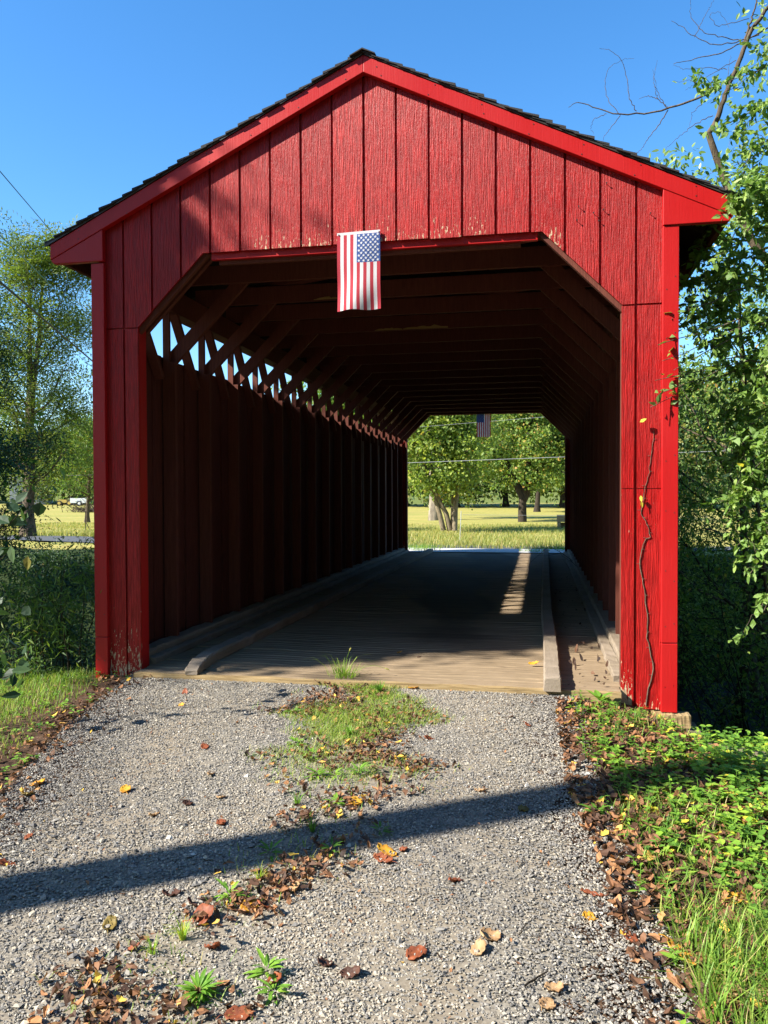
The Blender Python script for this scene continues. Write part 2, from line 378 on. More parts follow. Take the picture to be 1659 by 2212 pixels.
def keep_drive(x, y):
    ok = (x > drive_l(y)-.06-.08*RNG.uniform(0, 1, len(x))) & (x < drive_r(y)+.06+.08*RNG.uniform(0, 1, len(x)))
    ok &= RNG.uniform(0, 1, len(x)) > strip_mask(x, y)*np.where(y > -2.2, .86, .45)
    wl, wr = drive_l(y)*.45, .45*drive_r(y)+.25
    tr = np.exp(-((x-wl+.15)/.33)**2)+np.exp(-((x-wr-.1)/.33)**2)
    ok &= RNG.uniform(0, 1, len(x)) > .42*np.clip(tr, 0, 1)*(.4+.6*np.sin(x*4+y*2.3)**2)
    return ok
def tan_left(x, y): return .40+.22*np.clip((-.15-x)*1.3, 0, 1)*np.clip((-2.6-y)*.8, 0, 1)+.10*np.clip((-2.7-y), 0, 1)+.10*np.sin(x*3.1+y*1.7)
stones(230000, .006, .0145, keep_drive, 'gravel', 'loose grey and tan crushed stone covering the drive in front of the bridge', tan_left)
stones(9000, .016, .034, lambda x, y: keep_drive(x, y) & ((RNG.uniform(0, 1, len(x)) < .10) | ((x < .0) & (y < -2.7) & (RNG.uniform(0, 1, len(x)) < .75))), 'coarse_gravel',
       'coarser flat tan and blue-grey stones bedded among the finer gravel', tan_left, .2, flat_=.5)

# ------------------------------------------------------------------ leaves, blades
def unit(v): return v/(np.linalg.norm(v, axis=-1, keepdims=True)+1e-9)
def rand_dir(n, up=0.0):
    v = RNG.standard_normal((n, 3)); v[:, 2] += up; return unit(v)
def add_leaves(g, P, D, N, L, W, tint, fold=.25, droop=.15, mi=0, wob=0.0):
    n = len(P); D = unit(D); S = unit(np.cross(D, N)); N = unit(np.cross(S, D))
    L = np.broadcast_to(L, n)[:, None]; W = np.broadcast_to(W, n)[:, None]
    rows = [(0, 0, 0), (.34, -.5, 0), (.34, .5, 0), (.36, 0, -1), (.72, -.36, 0), (.72, .36, 0), (.74, 0, -1), (1, 0, 0)]
    V = np.empty((n, 8, 3))
    for k, (a, b, c) in enumerate(rows):
        V[:, k] = P+D*L*a+S*W*b+N*(-c*-1*0 + (c*fold)*W*.5)-N*droop*L*a*a
    if wob: V += RNG.standard_normal(V.shape)*wob*L[:, None]
    q4 = np.array([(3, 2, 5, 6), (1, 3, 6, 4)]); q3 = np.array([(0, 2, 3), (0, 3, 1), (6, 5, 7), (4, 6, 7)])
    b = np.arange(n)[:, None, None]*8
    t_ = np.repeat(tint, 8) if not np.isscalar(tint) else tint
    g.add(V.reshape(-1, 3), (b+q4[None]).reshape(-1, 4), t_, mi)
    g.F.append((b+q3[None]).reshape(-1, 3)+g.n-n*8); g.M.append(np.full(n*4, mi))
def add_diamonds(g, P, D, N, L, W, tint, droop=.2, mi=0):
    n = len(P); D = unit(D); S = unit(np.cross(D, N)); N = unit(np.cross(S, D))
    L = np.broadcast_to(L, n)[:, None]; W = np.broadcast_to(W, n)[:, None]
    V = np.stack([P, P+D*L*.45-S*W*.5, P+D*L-N*droop*L, P+D*L*.45+S*W*.5], 1)
    g.add(V.reshape(-1, 3), (np.arange(n)[:, None]*4+np.arange(4)[None]), np.repeat(tint, 4) if not np.isscalar(tint) else tint, mi)
def add_blades(g, P, D, L, W, tint, bend=.5, mi=0):
    """grass blades: root P, leaning direction D (horizontal), length L"""
    n = len(P); up = np.array([0, 0, 1.]); L = np.broadcast_to(L, n)[:, None]; W = np.broadcast_to(W, n)[:, None]
    bend = np.broadcast_to(bend, n)[:, None]
    S = unit(np.cross(D, up))
    V = np.empty((n, 7, 3))
    for k, a in enumerate((0, .4, .75)):
        c_ = P+up*L*a*(1-.35*bend*a)+D*L*bend*a*a; w_ = W*(1-.35*k)/2
        V[:, 2*k] = c_-S*w_; V[:, 2*k+1] = c_+S*w_
    V[:, 6] = P+up*L*(1-.6*bend)+D*L*bend
    b = np.arange(n)[:, None, None]*7
    g.add(V.reshape(-1, 3), (b+np.array([(0,1,3,2),(2,3,5,4)])[None]).reshape(-1, 4), np.repeat(tint, 7), mi)
    g.F.append((b+np.array([(4,5,6)])[None]).reshape(-1, 3)+g.n-n*7); g.M.append(np.full(n, mi))
def hdir(n):
    a = RNG.uniform(0, 2*math.pi, n); return np.stack([np.cos(a), np.sin(a), np.zeros(n)], -1)
def clip(x): return np.clip(x, 0, 1)

def outside(P, base):
    W = P+np.array(base, float); k = ~((np.abs(W[:, 0]) < 2.34) & (W[:, 1] > -.02) & (W[:, 1] < 14.1) & (W[:, 2] < 5.0))
    return P[k], k
# ------------------------------------------------------------------ tree maker
def curve(p, d, length, n, wob, lift=0.0, grav=0.0):
    pts = [np.array(p, float)]; d = unit(np.array(d, float)); st = length/n
    for k in range(n):
        d = unit(d+RNG.standard_normal(3)*wob+np.array([0, 0, lift-grav*k/n]))
        pts.append(pts[-1]+d*st)
    return np.array(pts), d
def tree(name, base, h, label, cat='tree', group=None, trunk_r=.15, trunks=1, first=.25, nl=14, spread=.45, sub=6, nleaf=20000, leaf=.07, lw=.45, mat='leaf_mid', bark='bark',
         style='leaf', lean=(0, 0), up=.55, clump=.35, tiptw=5, topw=1.0, parent_tag=True, tintm=.45, trunk_wob=.05, leaf_low=0.0, tlean=.18, limbr=.5):
    """trunk with limbs and a crown of leaves, everything local to the base"""
    root = empty(name, tuple(base), label, cat, group)
    g = Geo(); anchors = []
    for tr in range(trunks):
        ang = RNG.uniform(0, 6.28); ld = np.array([math.cos(ang), math.sin(ang), 0])*(tlean if trunks > 1 else 0)+np.array([lean[0], lean[1], 0])
        T, _ = curve(ld*.3*(trunks > 1), np.array([0, 0, 1.])+ld, h*.92, 14, trunk_wob, .12)
        rr = trunk_r*(1-np.linspace(0, 1, 15)**.8*.88); rr[0] *= 1.35
        g.tube(T, rr, 8)
        for k in range(nl//trunks):
            f = first+(1-first)*(k+RNG.uniform(0, .8))/(nl/trunks)
            i_ = min(int(f*14), 13); p = T[i_]+(T[min(i_+1, 14)]-T[i_])*(f*14-i_)
            a = k*2.4+RNG.uniform(-.5, .5)+tr
            prof = math.sin(min(1, (1-f)/(1-first)*.95+.12)*math.pi*.62+.25)
            ln = h*spread*max(.25, prof)*RNG.uniform(.75, 1.15)
            B, bd = curve(p, (math.cos(a), math.sin(a), up*RNG.uniform(.4, 1.2)), ln, 8, .14, .05)
            r0 = max(.012, rr[i_]*limbr); g.tube(B, r0*(1-np.linspace(0, 1, 9)*.8), 5)
            for q in range(sub):
                fi = RNG.integers(2, 9); a2 = RNG.uniform(0, 6.28)
                dd = unit(B[min(fi, 8)]-B[fi-1])+.9*np.array([math.cos(a2), math.sin(a2), RNG.uniform(-.4, .6)])
                C_, _ = curve(B[fi], dd, ln*RNG.uniform(.25, .5), 5, .2, .0, .12)
                g.tube(C_, r0*.28*(1-np.linspace(0, 1, 6)*.75), 4)
                anchors += [C_[2], C_[3], C_[4], C_[5], C_[5]]
            anchors += [B[6], B[8]]
    g.build('trunk', M[bark], root, True)
    A = np.array(anchors); A = A[A[:, 2] > h*leaf_low]
    c = RNG.integers(0, len(A), nleaf//(9 if style == 'compound' else 1))
    rad = clump*h*.2
    # clumps: every anchor has its own tightness and tone
    tone = RNG.normal(0, .13, len(A))
    P = A[c]+RNG.standard_normal((len(c), 3))*rad*(.45+.55*RNG.uniform(0, 1, (len(A), 1))[c])*np.array([1, 1, .6])
    P = outside(P, base); k_ = P[1]; P = P[0]; c = c[k_]; nleaf = len(P)
    lg = Geo()
    if style == 'compound':          # feathery sprays: rachis direction, leaflets in pairs
        D = unit(RNG.standard_normal((len(P), 3))*np.array([1, 1, .4])+np.array([0, 0, -.25]))
        S = unit(np.cross(D, rand_dir(len(P), 1.5)))
        tt = clip(tintm+tone[c]+RNG.normal(0, .13, len(P)))
        for k in range(9):
            pos = P+D*leaf*1.1*(k//2+.5)-np.array([0, 0, 1])*leaf*.12*(k//2)**1.4
            sg = 1 if k % 2 else -1
            add_diamonds(lg, pos, D*.45+S*sg, unit(np.cross(D, S))+.2*rand_dir(len(P)), leaf*RNG.uniform(.8, 1.2, len(P)), leaf*lw, tt, .15)
    else:
        D = unit(RNG.standard_normal((len(P), 3))+np.array([0, 0, -.5]))
        N = rand_dir(len(P), 1.1)+SUN*.35
        tt = clip(tintm+tone[c]+RNG.normal(0, .17, len(P)))
        if style == 'simple': add_diamonds(lg, P, D, N, leaf*RNG.uniform(.7, 1.3, len(P)), leaf*lw, tt, .2)
        else: add_leaves(lg, P, D, N, leaf*RNG.uniform(.7, 1.3, len(P)), leaf*lw*RNG.uniform(.8, 1.2, len(P)), tt)
    lg.build('crown', M[mat], root)
    return root
exec_parts = True

# ================================================================== covered bridge
BR = empty('covered_bridge', (0, 0, 0), 'red painted wooden covered bridge with a dark shingled roof across the drive', 'bridge')
YE = 13.93
def ztop(x): return 4.722-.4775*abs(x)       # underside of the rake trim
def bevel(o, w=.004):
    b = o.modifiers.new('bevel', 'BEVEL'); b.width = w; b.segments = 2; b.limit_method = 'ANGLE'; b.angle_limit = R(40)
    return o
def siding(y0, y1, sgn, parent, front=True):
    """sgn +1: outer face at y0; planks with real grooves and a backing sheet"""
    xs = [-2.30]+[k*.2565-.012 for k in range(-8, 9)]+[2.30]
    g = Geo(); gap = .0095
    def low(x):
        a = abs(x)
        return 3.43 if a <= 1.36 else (3.43-(a-1.36) if a < 1.94 else 2.85)
    def plank(xa, xb, fl, fh, y0_, y1_, j=0):
        tq = RNG.uniform(0, 1)
        ks = [k for k in (-1.94, -1.36, 0, 1.36, 1.94) if xa+.002 < k < xb-.002]
        X_ = [xa]+ks+[xb]
        g.prism([(x, fl(x)+j) for x in X_]+[(x, fh(x)) for x in X_[::-1]], y0_, y1_, tq)
    for a, b in zip(xs[:-1], xs[1:]):
        dy = RNG.normal(0, .0012)
        plank(a+gap, b-gap, low, lambda x: ztop(x)+.03, y0+dy, y1-.004, RNG.normal(0, .002))
        for s_ in (-1, 1):
            lo, hi = (a, b) if s_ < 0 else (a, b)
            if s_*(a+b)/2 > 1.9 or (abs(a) < 1.94 < abs(b)) and s_*(a+b) > 0:
                aa, bb = (max(a, 1.94), b) if s_ > 0 else (a, min(b, -1.94))
                if bb-aa < .02: continue
                ga = 0 if abs(aa-1.94) < .001 else gap; gb = 0 if abs(bb+1.94) < .001 else gap
                zb = -.155 if s_ > 0 else -.16
                cuts = [zb, 1.488, 2.842] if s_ > 0 else [zb, 2.842]
                for c0, c1 in zip(cuts[:-1], cuts[1:]):
                    d2 = RNG.normal(0, .0012)
                    g.prism([(aa+ga, c0+.003), (bb-gb, c0+.003), (bb-gb, c1-.003), (aa+ga, c1-.003)], y0+dy+d2, y1-.004, RNG.uniform(0, .7))
    # backing with the grooves' dark bottoms
    yb = y1-.004
    P1 = [(-2.29, 2.86), (-1.945, 2.86), (-1.363, 3.438), (1.363, 3.438), (1.945, 2.86), (2.29, 2.86), (2.29, ztop(2.29)), (0, ztop(0)), (-2.29, ztop(2.29))]
    for tri in ([P1[0], P1[1], P1[2], P1[8]], [P1[2], P1[3], P1[7], P1[8]], [P1[3], P1[4], P1[5], P1[6]], [P1[3], P1[6], P1[7]]):
        g.prism(tri, yb+.0005, yb+.012)
    for s_ in (-1, 1):
        x0, x1 = sorted((s_*1.945, s_*2.29)); g.prism([(x0, -.15), (x1, -.15), (x1, 2.859), (x0, 2.859)], yb+.0005, yb+.012)
    return g.build('gable_siding', M['siding'], parent)
siding(0, .02, 1, BR)
o = siding(YE+.0, YE+.02, 1, BR)

def trims(yf, th, parent, sgn):
    # yf: face plane towards the viewer side, th thickness going to the siding
    ya, yb = sorted((yf, yf+sgn*th))
    for s_ in (-1, 1):
        g = Geo()
        zb, xt = -.155, 2.328+.006*(s_ > 0)
        x0, x1 = sorted((s_*2.222, s_*2.336))
        if s_ > 0:
            g.prism([(x0, .352), (x1, .355), (x1, 3.396), (x0, 3.396)], ya, yb); g.prism([(x0, -.16), (x1, -.16), (x1, .349), (x0, .346)], ya-.002, yb)
        else:
            g.prism([(x0, .262), (x1, .262), (x1, 3.385), (x0, 3.385)], ya, yb); g.prism([(x0, -.16), (x1, -.16), (x1, .259), (x0, .259)], ya+.001, yb)
        # side return of the corner
        xr0, xr1 = sorted((s_*2.336, s_*2.31))
        bevel(g.build('corner_board', M['trim'], parent))
        g = Geo(); e = s_*2.70
        pts = [(0, 4.722), (e, 4.722-.4775*2.70), (e, 4.722-.4775*2.70+.125), (0, 4.853)]
        if s_ < 0: pts = [pts[1], pts[0], pts[3], pts[2]]
        g.prism(pts, ya-.018, yb)
        bevel(g.build('rake_board', M['trim'], parent))
        g = Geo()
        a = 2.222; zt = ztop(a)-.002
        pts = [(a, 3.400), (2.672, 3.400), (2.70, ztop(2.70)-.002), (a, zt)]
        if s_ < 0: pts = [(-x, z) for x, z in pts][::-1]
        g.prism(pts, ya-.012, yb)
        bevel(g.build('eave_return', M['trim'], parent))
trims(-.042, .040, BR, 1)
g = Geo()
# far portal trim, facing the far side
for s_ in (-1, 1):
    x0, x1 = sorted((s_*2.222, s_*2.336)); g = Geo(); g.box(x0, x1, YE+.022, YE+.06, -.15, 3.39); g.build('corner_board', M['trim'], BR)
    g = Geo(); e = s_*2.70; pts = [(0, 4.722), (e, 3.433), (e, 3.558), (0, 4.853)]
    if s_ < 0: pts = [pts[1], pts[0], pts[3], pts[2]]
    g.prism(pts, YE+.022, YE+.08); g.build('rake_board', M['trim'], BR)

# roof: sheathing, shingles, drip edge
sl = math.hypot(1, .4775)
for s_ in (-1, 1):
    g = Geo()
    pts = [(0, 4.856), (s_*2.72, 4.856-.4775*2.72), (s_*2.72, 4.856-.4775*2.72+.02), (0, 4.876)]
    if s_ < 0: pts = [pts[1], pts[0], pts[3], pts[2]]
    g.prism(pts, -.06, YE+.09)
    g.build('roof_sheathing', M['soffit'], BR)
    g = Geo()
    nc = 27
    for k in range(nc):
        xa, xb = 2.73-k*2.73/nc, 2.73-(k+1)*2.73/nc
        za, zb_ = 4.872-.4775*xa, 4.872-.4775*xb
        y = -.072-RNG.uniform(0, .02)
        first = True
        while y < YE+.1:
            w = RNG.uniform(.12, .34) if y > .3 or not first else .35
            y1 = min(y+w, YE+.11); lift = .012+RNG.uniform(-.003, .006)
            x_lo = xa+.012+RNG.uniform(-.010, .012)
            V = [(s_*x_lo, y, za-.004), (s_*x_lo, y1-.004, za-.004), (s_*(xb-.03), y1-.004, zb_+.004), (s_*(xb-.03), y, zb_+.004),
                 (s_*x_lo, y, za+lift), (s_*x_lo, y1-.004, za+lift), (s_*(xb-.03), y1-.004, zb_+.010), (s_*(xb-.03), y, zb_+.010)]
            F = np.array([(0,3,2,1),(4,5,6,7),(0,1,5,4),(1,2,6,5),(2,3,7,6),(3,0,4,7)])
            if s_ < 0: F = F[:, ::-1]
            g.add(V, F); y = y1; first = False
    g.build('shingles', M['shingle'], BR)
    g = Geo(); pts = [(s_*.01, 4.850), (s_*2.74, 4.850-.4775*2.74), (s_*2.745, 4.850-.4775*2.74+.022), (s_*.01, 4.872)]
    if s_ < 0: pts = [pts[1], pts[0], pts[3], pts[2]]
    g.prism(pts, -.070, -.0605); g.build('drip_edge', M['drip'], BR)
g = Geo()
y = -.10
while y < YE+.1:
    y1 = y+.3
    V = []
    for yy in (y, y1-.003):
        V += [(-.10, yy, 4.833), (0, yy, 4.879), (.10, yy, 4.833), (.10, yy, 4.841), (0, yy, 4.886+(.003 if yy == y else 0)), (-.10, yy, 4.841)]
    g.add(V, [(0,1,4,5), (1,2,3,4), (11,10,7,6), (10,9,8,7), (0,6,7,1), (1,7,8,2), (2,8,9,3), (3,9,10,4), (4,10,11,5), (5,11,6,0)]); y = y1
g.build('ridge_cap', M['shingle'], BR)
# rafters and eave boards
for k in range(18):
    g = Geo(); y = .45+k*.79
    for s_ in (-1, 1):
        g.beam((0, y, 4.78), (s_*2.62, y, 4.78-.4775*2.62), .045, .13, (0, 0, 1))
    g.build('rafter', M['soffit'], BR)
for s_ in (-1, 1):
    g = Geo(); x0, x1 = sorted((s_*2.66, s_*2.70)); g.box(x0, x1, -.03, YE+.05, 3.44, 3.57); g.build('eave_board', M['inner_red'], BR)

# side walls
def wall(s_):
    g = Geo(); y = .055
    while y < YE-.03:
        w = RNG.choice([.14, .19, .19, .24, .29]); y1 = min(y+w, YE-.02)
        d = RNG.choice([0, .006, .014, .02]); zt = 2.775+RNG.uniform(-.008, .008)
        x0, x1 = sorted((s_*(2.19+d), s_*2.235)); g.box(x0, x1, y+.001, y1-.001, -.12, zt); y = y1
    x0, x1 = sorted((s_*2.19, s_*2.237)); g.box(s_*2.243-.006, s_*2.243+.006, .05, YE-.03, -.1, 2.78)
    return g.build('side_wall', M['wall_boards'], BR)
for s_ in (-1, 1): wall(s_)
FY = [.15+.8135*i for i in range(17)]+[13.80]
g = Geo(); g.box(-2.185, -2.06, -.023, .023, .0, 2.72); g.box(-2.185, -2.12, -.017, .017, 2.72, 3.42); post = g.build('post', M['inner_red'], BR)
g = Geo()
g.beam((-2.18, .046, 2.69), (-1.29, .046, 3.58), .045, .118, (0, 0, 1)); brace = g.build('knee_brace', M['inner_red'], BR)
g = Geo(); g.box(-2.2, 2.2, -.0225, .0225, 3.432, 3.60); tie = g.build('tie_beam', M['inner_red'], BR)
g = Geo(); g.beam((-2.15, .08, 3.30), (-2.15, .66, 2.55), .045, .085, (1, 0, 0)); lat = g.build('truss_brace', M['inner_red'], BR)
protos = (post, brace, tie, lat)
for i, y in enumerate(FY):
    jz, jr = RNG.normal(0, .003), RNG.normal(0, .0025)
    for pr in protos:
        for s_ in (-1, 1):
            if pr is tie and s_ > 0: continue
            if pr is lat and i == len(FY)-1: continue
            first = (i == 0 and s_ < 0)
            c = pr if first else pr.copy()
            if not first: col.objects.link(c)
            c.parent = BR; c.location = (0, y+RNG.normal(0, .004)*(i > 0), jz*(pr is tie)); c.rotation_euler = (0, jr*(pr is tie), 0)
            if s_ > 0: c.scale = (-1, 1, 1)
for s_ in (-1, 1):
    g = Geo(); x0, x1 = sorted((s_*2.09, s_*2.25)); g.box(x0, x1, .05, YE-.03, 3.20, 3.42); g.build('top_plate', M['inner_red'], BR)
# flat X bracing above the ties
for k in range(8):
    for s_ in (-1, 1):
        g = Geo(); y = .5+k*1.65; g.beam((s_*-2.0, y, 3.66+.03*s_), (s_*2.0, y+1.6, 3.66+.03*s_), .10, .04, (0, 0, 1)); g.build('lateral_brace', M['inner_red'], BR)
# split bare wood patches under two ties and on one brace
g = Geo()
def patch(x0, x1, y, z0, seed, hgt):
    n = 14; xs = np.linspace(x0, x1, n); r_ = np.random.default_rng(seed)
    top = z0+hgt*np.sin(np.linspace(.15, 2.9, n))**.7*r_.uniform(.5, 1., n)
    for a in range(n-1):
        V = [(xs[a], y, z0), (xs[a+1], y, z0), (xs[a+1], y, top[a+1]), (xs[a], y, top[a])]
        g.add(V, np.array([(0, 1, 2, 3)]))
patch(-.62, -.28, FY[4]-.0265, 3.434, 3, .035); patch(-.27, .27, FY[4]-.0265, 3.434, 5, .05); patch(-.92, -.62, FY[2]-.0265, 3.436, 9, .030)
g.build('bare_wood_patch', M['bare'], BR)

# portal framing: jambs, header, chamfer
for s_ in (-1, 1):
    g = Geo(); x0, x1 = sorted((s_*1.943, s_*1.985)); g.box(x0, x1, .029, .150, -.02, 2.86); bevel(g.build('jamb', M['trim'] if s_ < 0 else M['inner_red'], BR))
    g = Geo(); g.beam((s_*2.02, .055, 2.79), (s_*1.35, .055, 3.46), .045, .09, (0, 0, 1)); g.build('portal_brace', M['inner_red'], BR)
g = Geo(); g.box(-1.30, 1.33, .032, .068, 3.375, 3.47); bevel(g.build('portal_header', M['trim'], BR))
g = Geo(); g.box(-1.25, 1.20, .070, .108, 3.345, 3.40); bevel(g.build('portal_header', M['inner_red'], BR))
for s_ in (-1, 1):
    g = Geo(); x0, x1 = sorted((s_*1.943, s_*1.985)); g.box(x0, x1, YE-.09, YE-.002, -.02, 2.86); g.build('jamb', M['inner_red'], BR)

# deck: one sheet of nail-laminated strips with real ridges
xs = np.linspace(-2.19, 2.19, 110); ysd = np.arange(-.10, YE+.12, .0085)
Xg, Yg = np.meshgrid(xs, ysd)
def prof(X, Y):
    per = .092; k = np.floor(Y/per); f = Y/per-k
    hsh = lambda a: (np.sin(a*127.1)*43758.5453) % 1
    ridge = (f > .16).astype(float)*(.45+.55*hsh(k))
    seg = np.floor(X*1.1+hsh(k+.5)*3); ridge *= .7+.3*hsh(k*3.3+seg)
    wear = np.clip(1.15-1.1*np.exp(-((X-.15)/.75)**2)+.35*np.sin(X*3+Y*.8)+.2*np.sin(Y*2.3+X), .12, 1)
    near = np.clip(1.25-Y*.16, .4, 1.2)
    return ridge*wear*near
Pf = prof(Xg, Yg)
Zg = -.020+.020*Pf+.0015*np.sin(Xg*7+Yg*3); Xg = np.where(Yg < .05, np.clip(Xg, -1.93, 1.93), Xg)
g = Geo(); nx, ny = len(xs), len(ysd); i = np.arange(ny-1)[:, None]*nx; j = np.arange(nx-1)[None]
g.add(np.stack([Xg, Yg, Zg], -1).reshape(-1, 3), np.stack([i+j, i+j+1, i+j+1+nx, i+j+nx], -1).reshape(-1, 4), np.clip(Pf/.45, 0, 1).ravel())
g.build('deck', M['deck'], BR)
g = Geo(); g.box(-1.93, 1.93, -.098, .045, -.30, -.03); g.box(-2.19, 2.19, .046, YE+.1, -.30, -.03); g.build('deck_underside', M['old_timber'], BR)
def rough_timber(name, pts, w, h, z0, mat, jit=.004, endcut=0.0, mi=0):
    """long timber following pts (x, y), cross section w by h, worn edges"""
    P = np.array(pts, float); d = np.concatenate([[0], np.cumsum(np.linalg.norm(np.diff(P, axis=0), axis=1))])
    s_ = np.concatenate([np.arange(0, .4, .03), np.arange(.4, d[-1], .12), [d[-1]]])
    X_, Y_ = np.interp(s_, d, P[:, 0]), np.interp(s_, d, P[:, 1])
    sec = np.array([(-.5, 0), (.5, 0), (.5, .82), (.42, 1), (-.42, 1), (-.5, .82)])
    n = len(s_); V = np.zeros((n, 6, 3)); tx = np.gradient(X_); ty = np.gradient(Y_); L = np.hypot(tx, ty); nx_, ny_ = ty/L, -tx/L
    for k in range(6):
        hh = sec[k, 1]*h*(1-endcut*np.exp(-s_/.09))
        V[:, k, 0] = X_+nx_*sec[k, 0]*w*(1-.3*endcut*np.exp(-s_/.05)); V[:, k, 1] = Y_+ny_*sec[k, 0]*w; V[:, k, 2] = z0+hh
    J = RNG.standard_normal(V.shape)*jit; J[:, :2, 2] = 0; V += J
    g = Geo(); i = np.arange(n-1)[:, None]*6; j = np.arange(6)[None]; k = (j+1) % 6
    g.add(V.reshape(-1, 3), np.stack([i+j, i+k, i+6+k, i+6+j], -1).reshape(-1, 4)); g.add(V[0], [(5,4,3,2,1,0)]); g.add(V[-1], [(0,1,2,3,4,5)])
    return g.build(name, mat, BR)
rough_timber('curb', [(-1.43, -.14), (-1.50, .35), (-1.475, 2.5), (-1.45, 6), (-1.37, 14.0)], .125, .085, -.004, M['curb'], .004, .62)
rough_timber('curb', [(1.435, -.20), (1.44, 1.2), (1.425, 3.2), (1.45, 8), (1.49, 14.1)], .125, .105, -.004, M['curb'], .0025, .05)
for s_ in (-1, 1):
    rough_timber('wall_sill', [(s_*1.95, .2), (s_*1.95, YE-.05)], .09, .055, -.004, M['curb'], .003)
    rough_timber('wall_sill', [(s_*2.07, .2), (s_*2.07, YE-.05)], .15, .11, -.004, M['curb'], .003)
# timbers under the near end
def timber_x(name, x0, x1, y0, y1, z0, z1, mat, jit=.004):
    n = 24; xs_ = np.linspace(x0, x1, n); V = np.zeros((n, 4, 3))
    for k, (y, z) in enumerate([(y0, z0), (y1, z0), (y1, z1), (y0, z1)]): V[:, k] = np.stack([xs_, np.full(n, y), np.full(n, z)], -1)
    V += RNG.standard_normal(V.shape)*jit
    g = Geo(); i = np.arange(n-1)[:, None]*4; j = np.arange(4)[None]; k = (j+1) % 4
    g.add(V.reshape(-1, 3), np.stack([i+j, i+6*0+4+j, i+4+k, i+k], -1).reshape(-1, 4)); g.add(V[0], [(0,1,2,3)]); g.add(V[-1], [(3,2,1,0)])
    return g.build(name, mat, BR)
timber_x('deck_edge_timber', -1.93, 1.932, -.155, -.100, -.19, -.004, M['timber'], .0035)
timber_x('bottom_sill', 2.06, 2.42, -.10, .03, -.255, -.165, M['timber'], .003)
timber_x('bottom_sill', -2.42, -1.98, -.06, .03, -.255, -.165, M['timber'], .003)
timber_x('foundation_timber', 2.08, 2.47, -.13, .10, -.60, -.262, M['old_timber'], .008)
timber_x('foundation_timber', -2.46, -1.86, -.09, .10, -.60, -.262, M['old_timber'], .008)
timber_x('foundation_timber', -2.3, 2.3, .10, .35, -2.6, -.31, M['old_timber'], .01)
timber_x('foundation_timber', -2.3, 2.3, 13.7, 13.95, -2.6, -.31, M['old_timber'], .01)
# nails standing proud of the right-hand siding
g = Geo()
for u, v in ((1282, 462), (1293, 479), (1303, 455), (1250, 448), (1246, 478), (1404, 463), (1310, 398)):
    p = at(u, v, 0); g.tube([p+(0, .0, 0), p+(0, -.022, .002)], .002, 5); g.tube([p+(0, -.022, .002), p+(0, -.025, .002)], .006, 6)
g.build('nails', M['tyre'], BR)

g = Geo()
for s_ in (-1, 1):
    for z in np.arange(.05, 3.35, .42):
        for dx in (2.25, 2.31):
            p = np.array([s_*dx, -.0405, z+RNG.normal(0, .03)]); g.tube([p, p+(0, -.0035, 0)], .0045, 6)
    for x in np.arange(.15, 2.6, .38):
        for dz in (.03, .10):
            p = np.array([s_*(x+RNG.normal(0, .02)), -.0595, ztop(x)+dz]); g.tube([p, p+(0, -.0035, 0)], .0045, 6)
g.build('nails', M['drip'], BR)
# ================================================================== flags
def flag(name, loc, w, h, label, tilt=0.0, mirror=False, wave=.018, seed=1):
    root = empty(name, tuple(loc), label, 'flag')
    r_ = np.random.default_rng(seed); px = r_.uniform(0, 6, 3)
    def P(u, v, off=0):       # u 0..1 across (left to right), v 0..1 down
        uu = 1-u if mirror else u
        x = (uu-.5)*w+tilt*v
        y = -.012-off-.010*math.sin(v*2.2)+wave*v*math.sin(u*6+px[0]+v*2)+wave*.45*math.sin(v*9+u*4+px[1])*v
        z = -v*h+.004*math.sin(u*9+px[2])*v+(.06*h*(u-.5)*(1-v)*0)
        return (x, y, z)
    g = Geo(); hem = .035
    nu, nv = 52, 60
    for a in range(nu):
        for b in range(nv):
            u0, u1, v0, v1 = a/nu, (a+1)/nu, b/nv, (b+1)/nv
            st = int((a+.5)/nu*13)
            vm = (v0+v1)/2
            if vm < hem: mi = 0
            elif st >= 6 and vm < .40: mi = 2
            else: mi = 1 if st % 2 == 0 else 0
            q = [P(u0, v0), P(u0, v1), P(u1, v1), P(u1, v0)]
            g.add(q, np.array([(0, 1, 2, 3)] if not mirror else [(3, 2, 1, 0)]), .5, mi)
    cu0, cu1, cv0, cv1 = 6/13, 1.0, hem, .40
    for row in range(11):
        n = 5 if row % 2 == 0 else 4
        for k in range(n):
            cu = cu0+(cu1-cu0)*((k+.5+(0 if n == 5 else .5))/5); cv = cv0+(cv1-cv0)*(row+.62)/11.3
            for e in ((-.0022,) if not mirror else (-.0022,)):
                V = []
                for m in range(10):
                    rr = .0135*w/.35*(1 if m % 2 == 0 else .42); th = -math.pi/2+m*math.pi/5
                    V.append(P(cu+rr*math.cos(th)/w, cv+rr*math.sin(th)/h, .0022))
                V.append(P(cu, cv, .0022))
                g.add(V, np.array([(10, m, (m+1) % 10) for m in range(10)]), .5, 0)
    g.build('flag_cloth', [M['cl_white'], M['cl_red'], M['cl_blue']], root)
    g = Geo(); a = np.array(P(0.03, .02)); b = np.array(P(.97, .02))
    for p in (a, b): g.tube([p+(0, .012, 0), p+(0, -.008, 0)], .006, 8)
    g.build('grommets', M['steel'], root)
    return root
F1 = flag('flag', (-.052, -.008, 3.512), .345, .612, 'small stars and stripes flag hanging vertically over the near opening of the red bridge', -.012, seed=3)
F1.rotation_euler = (0, R(-1.2), 0)
pf = at(1045, 897, YE)
F2 = flag('flag', (pf[0], YE-.03, 3.47), .345, .60, 'small stars and stripes flag hanging in the far bridge opening', .0, mirror=True, seed=8)

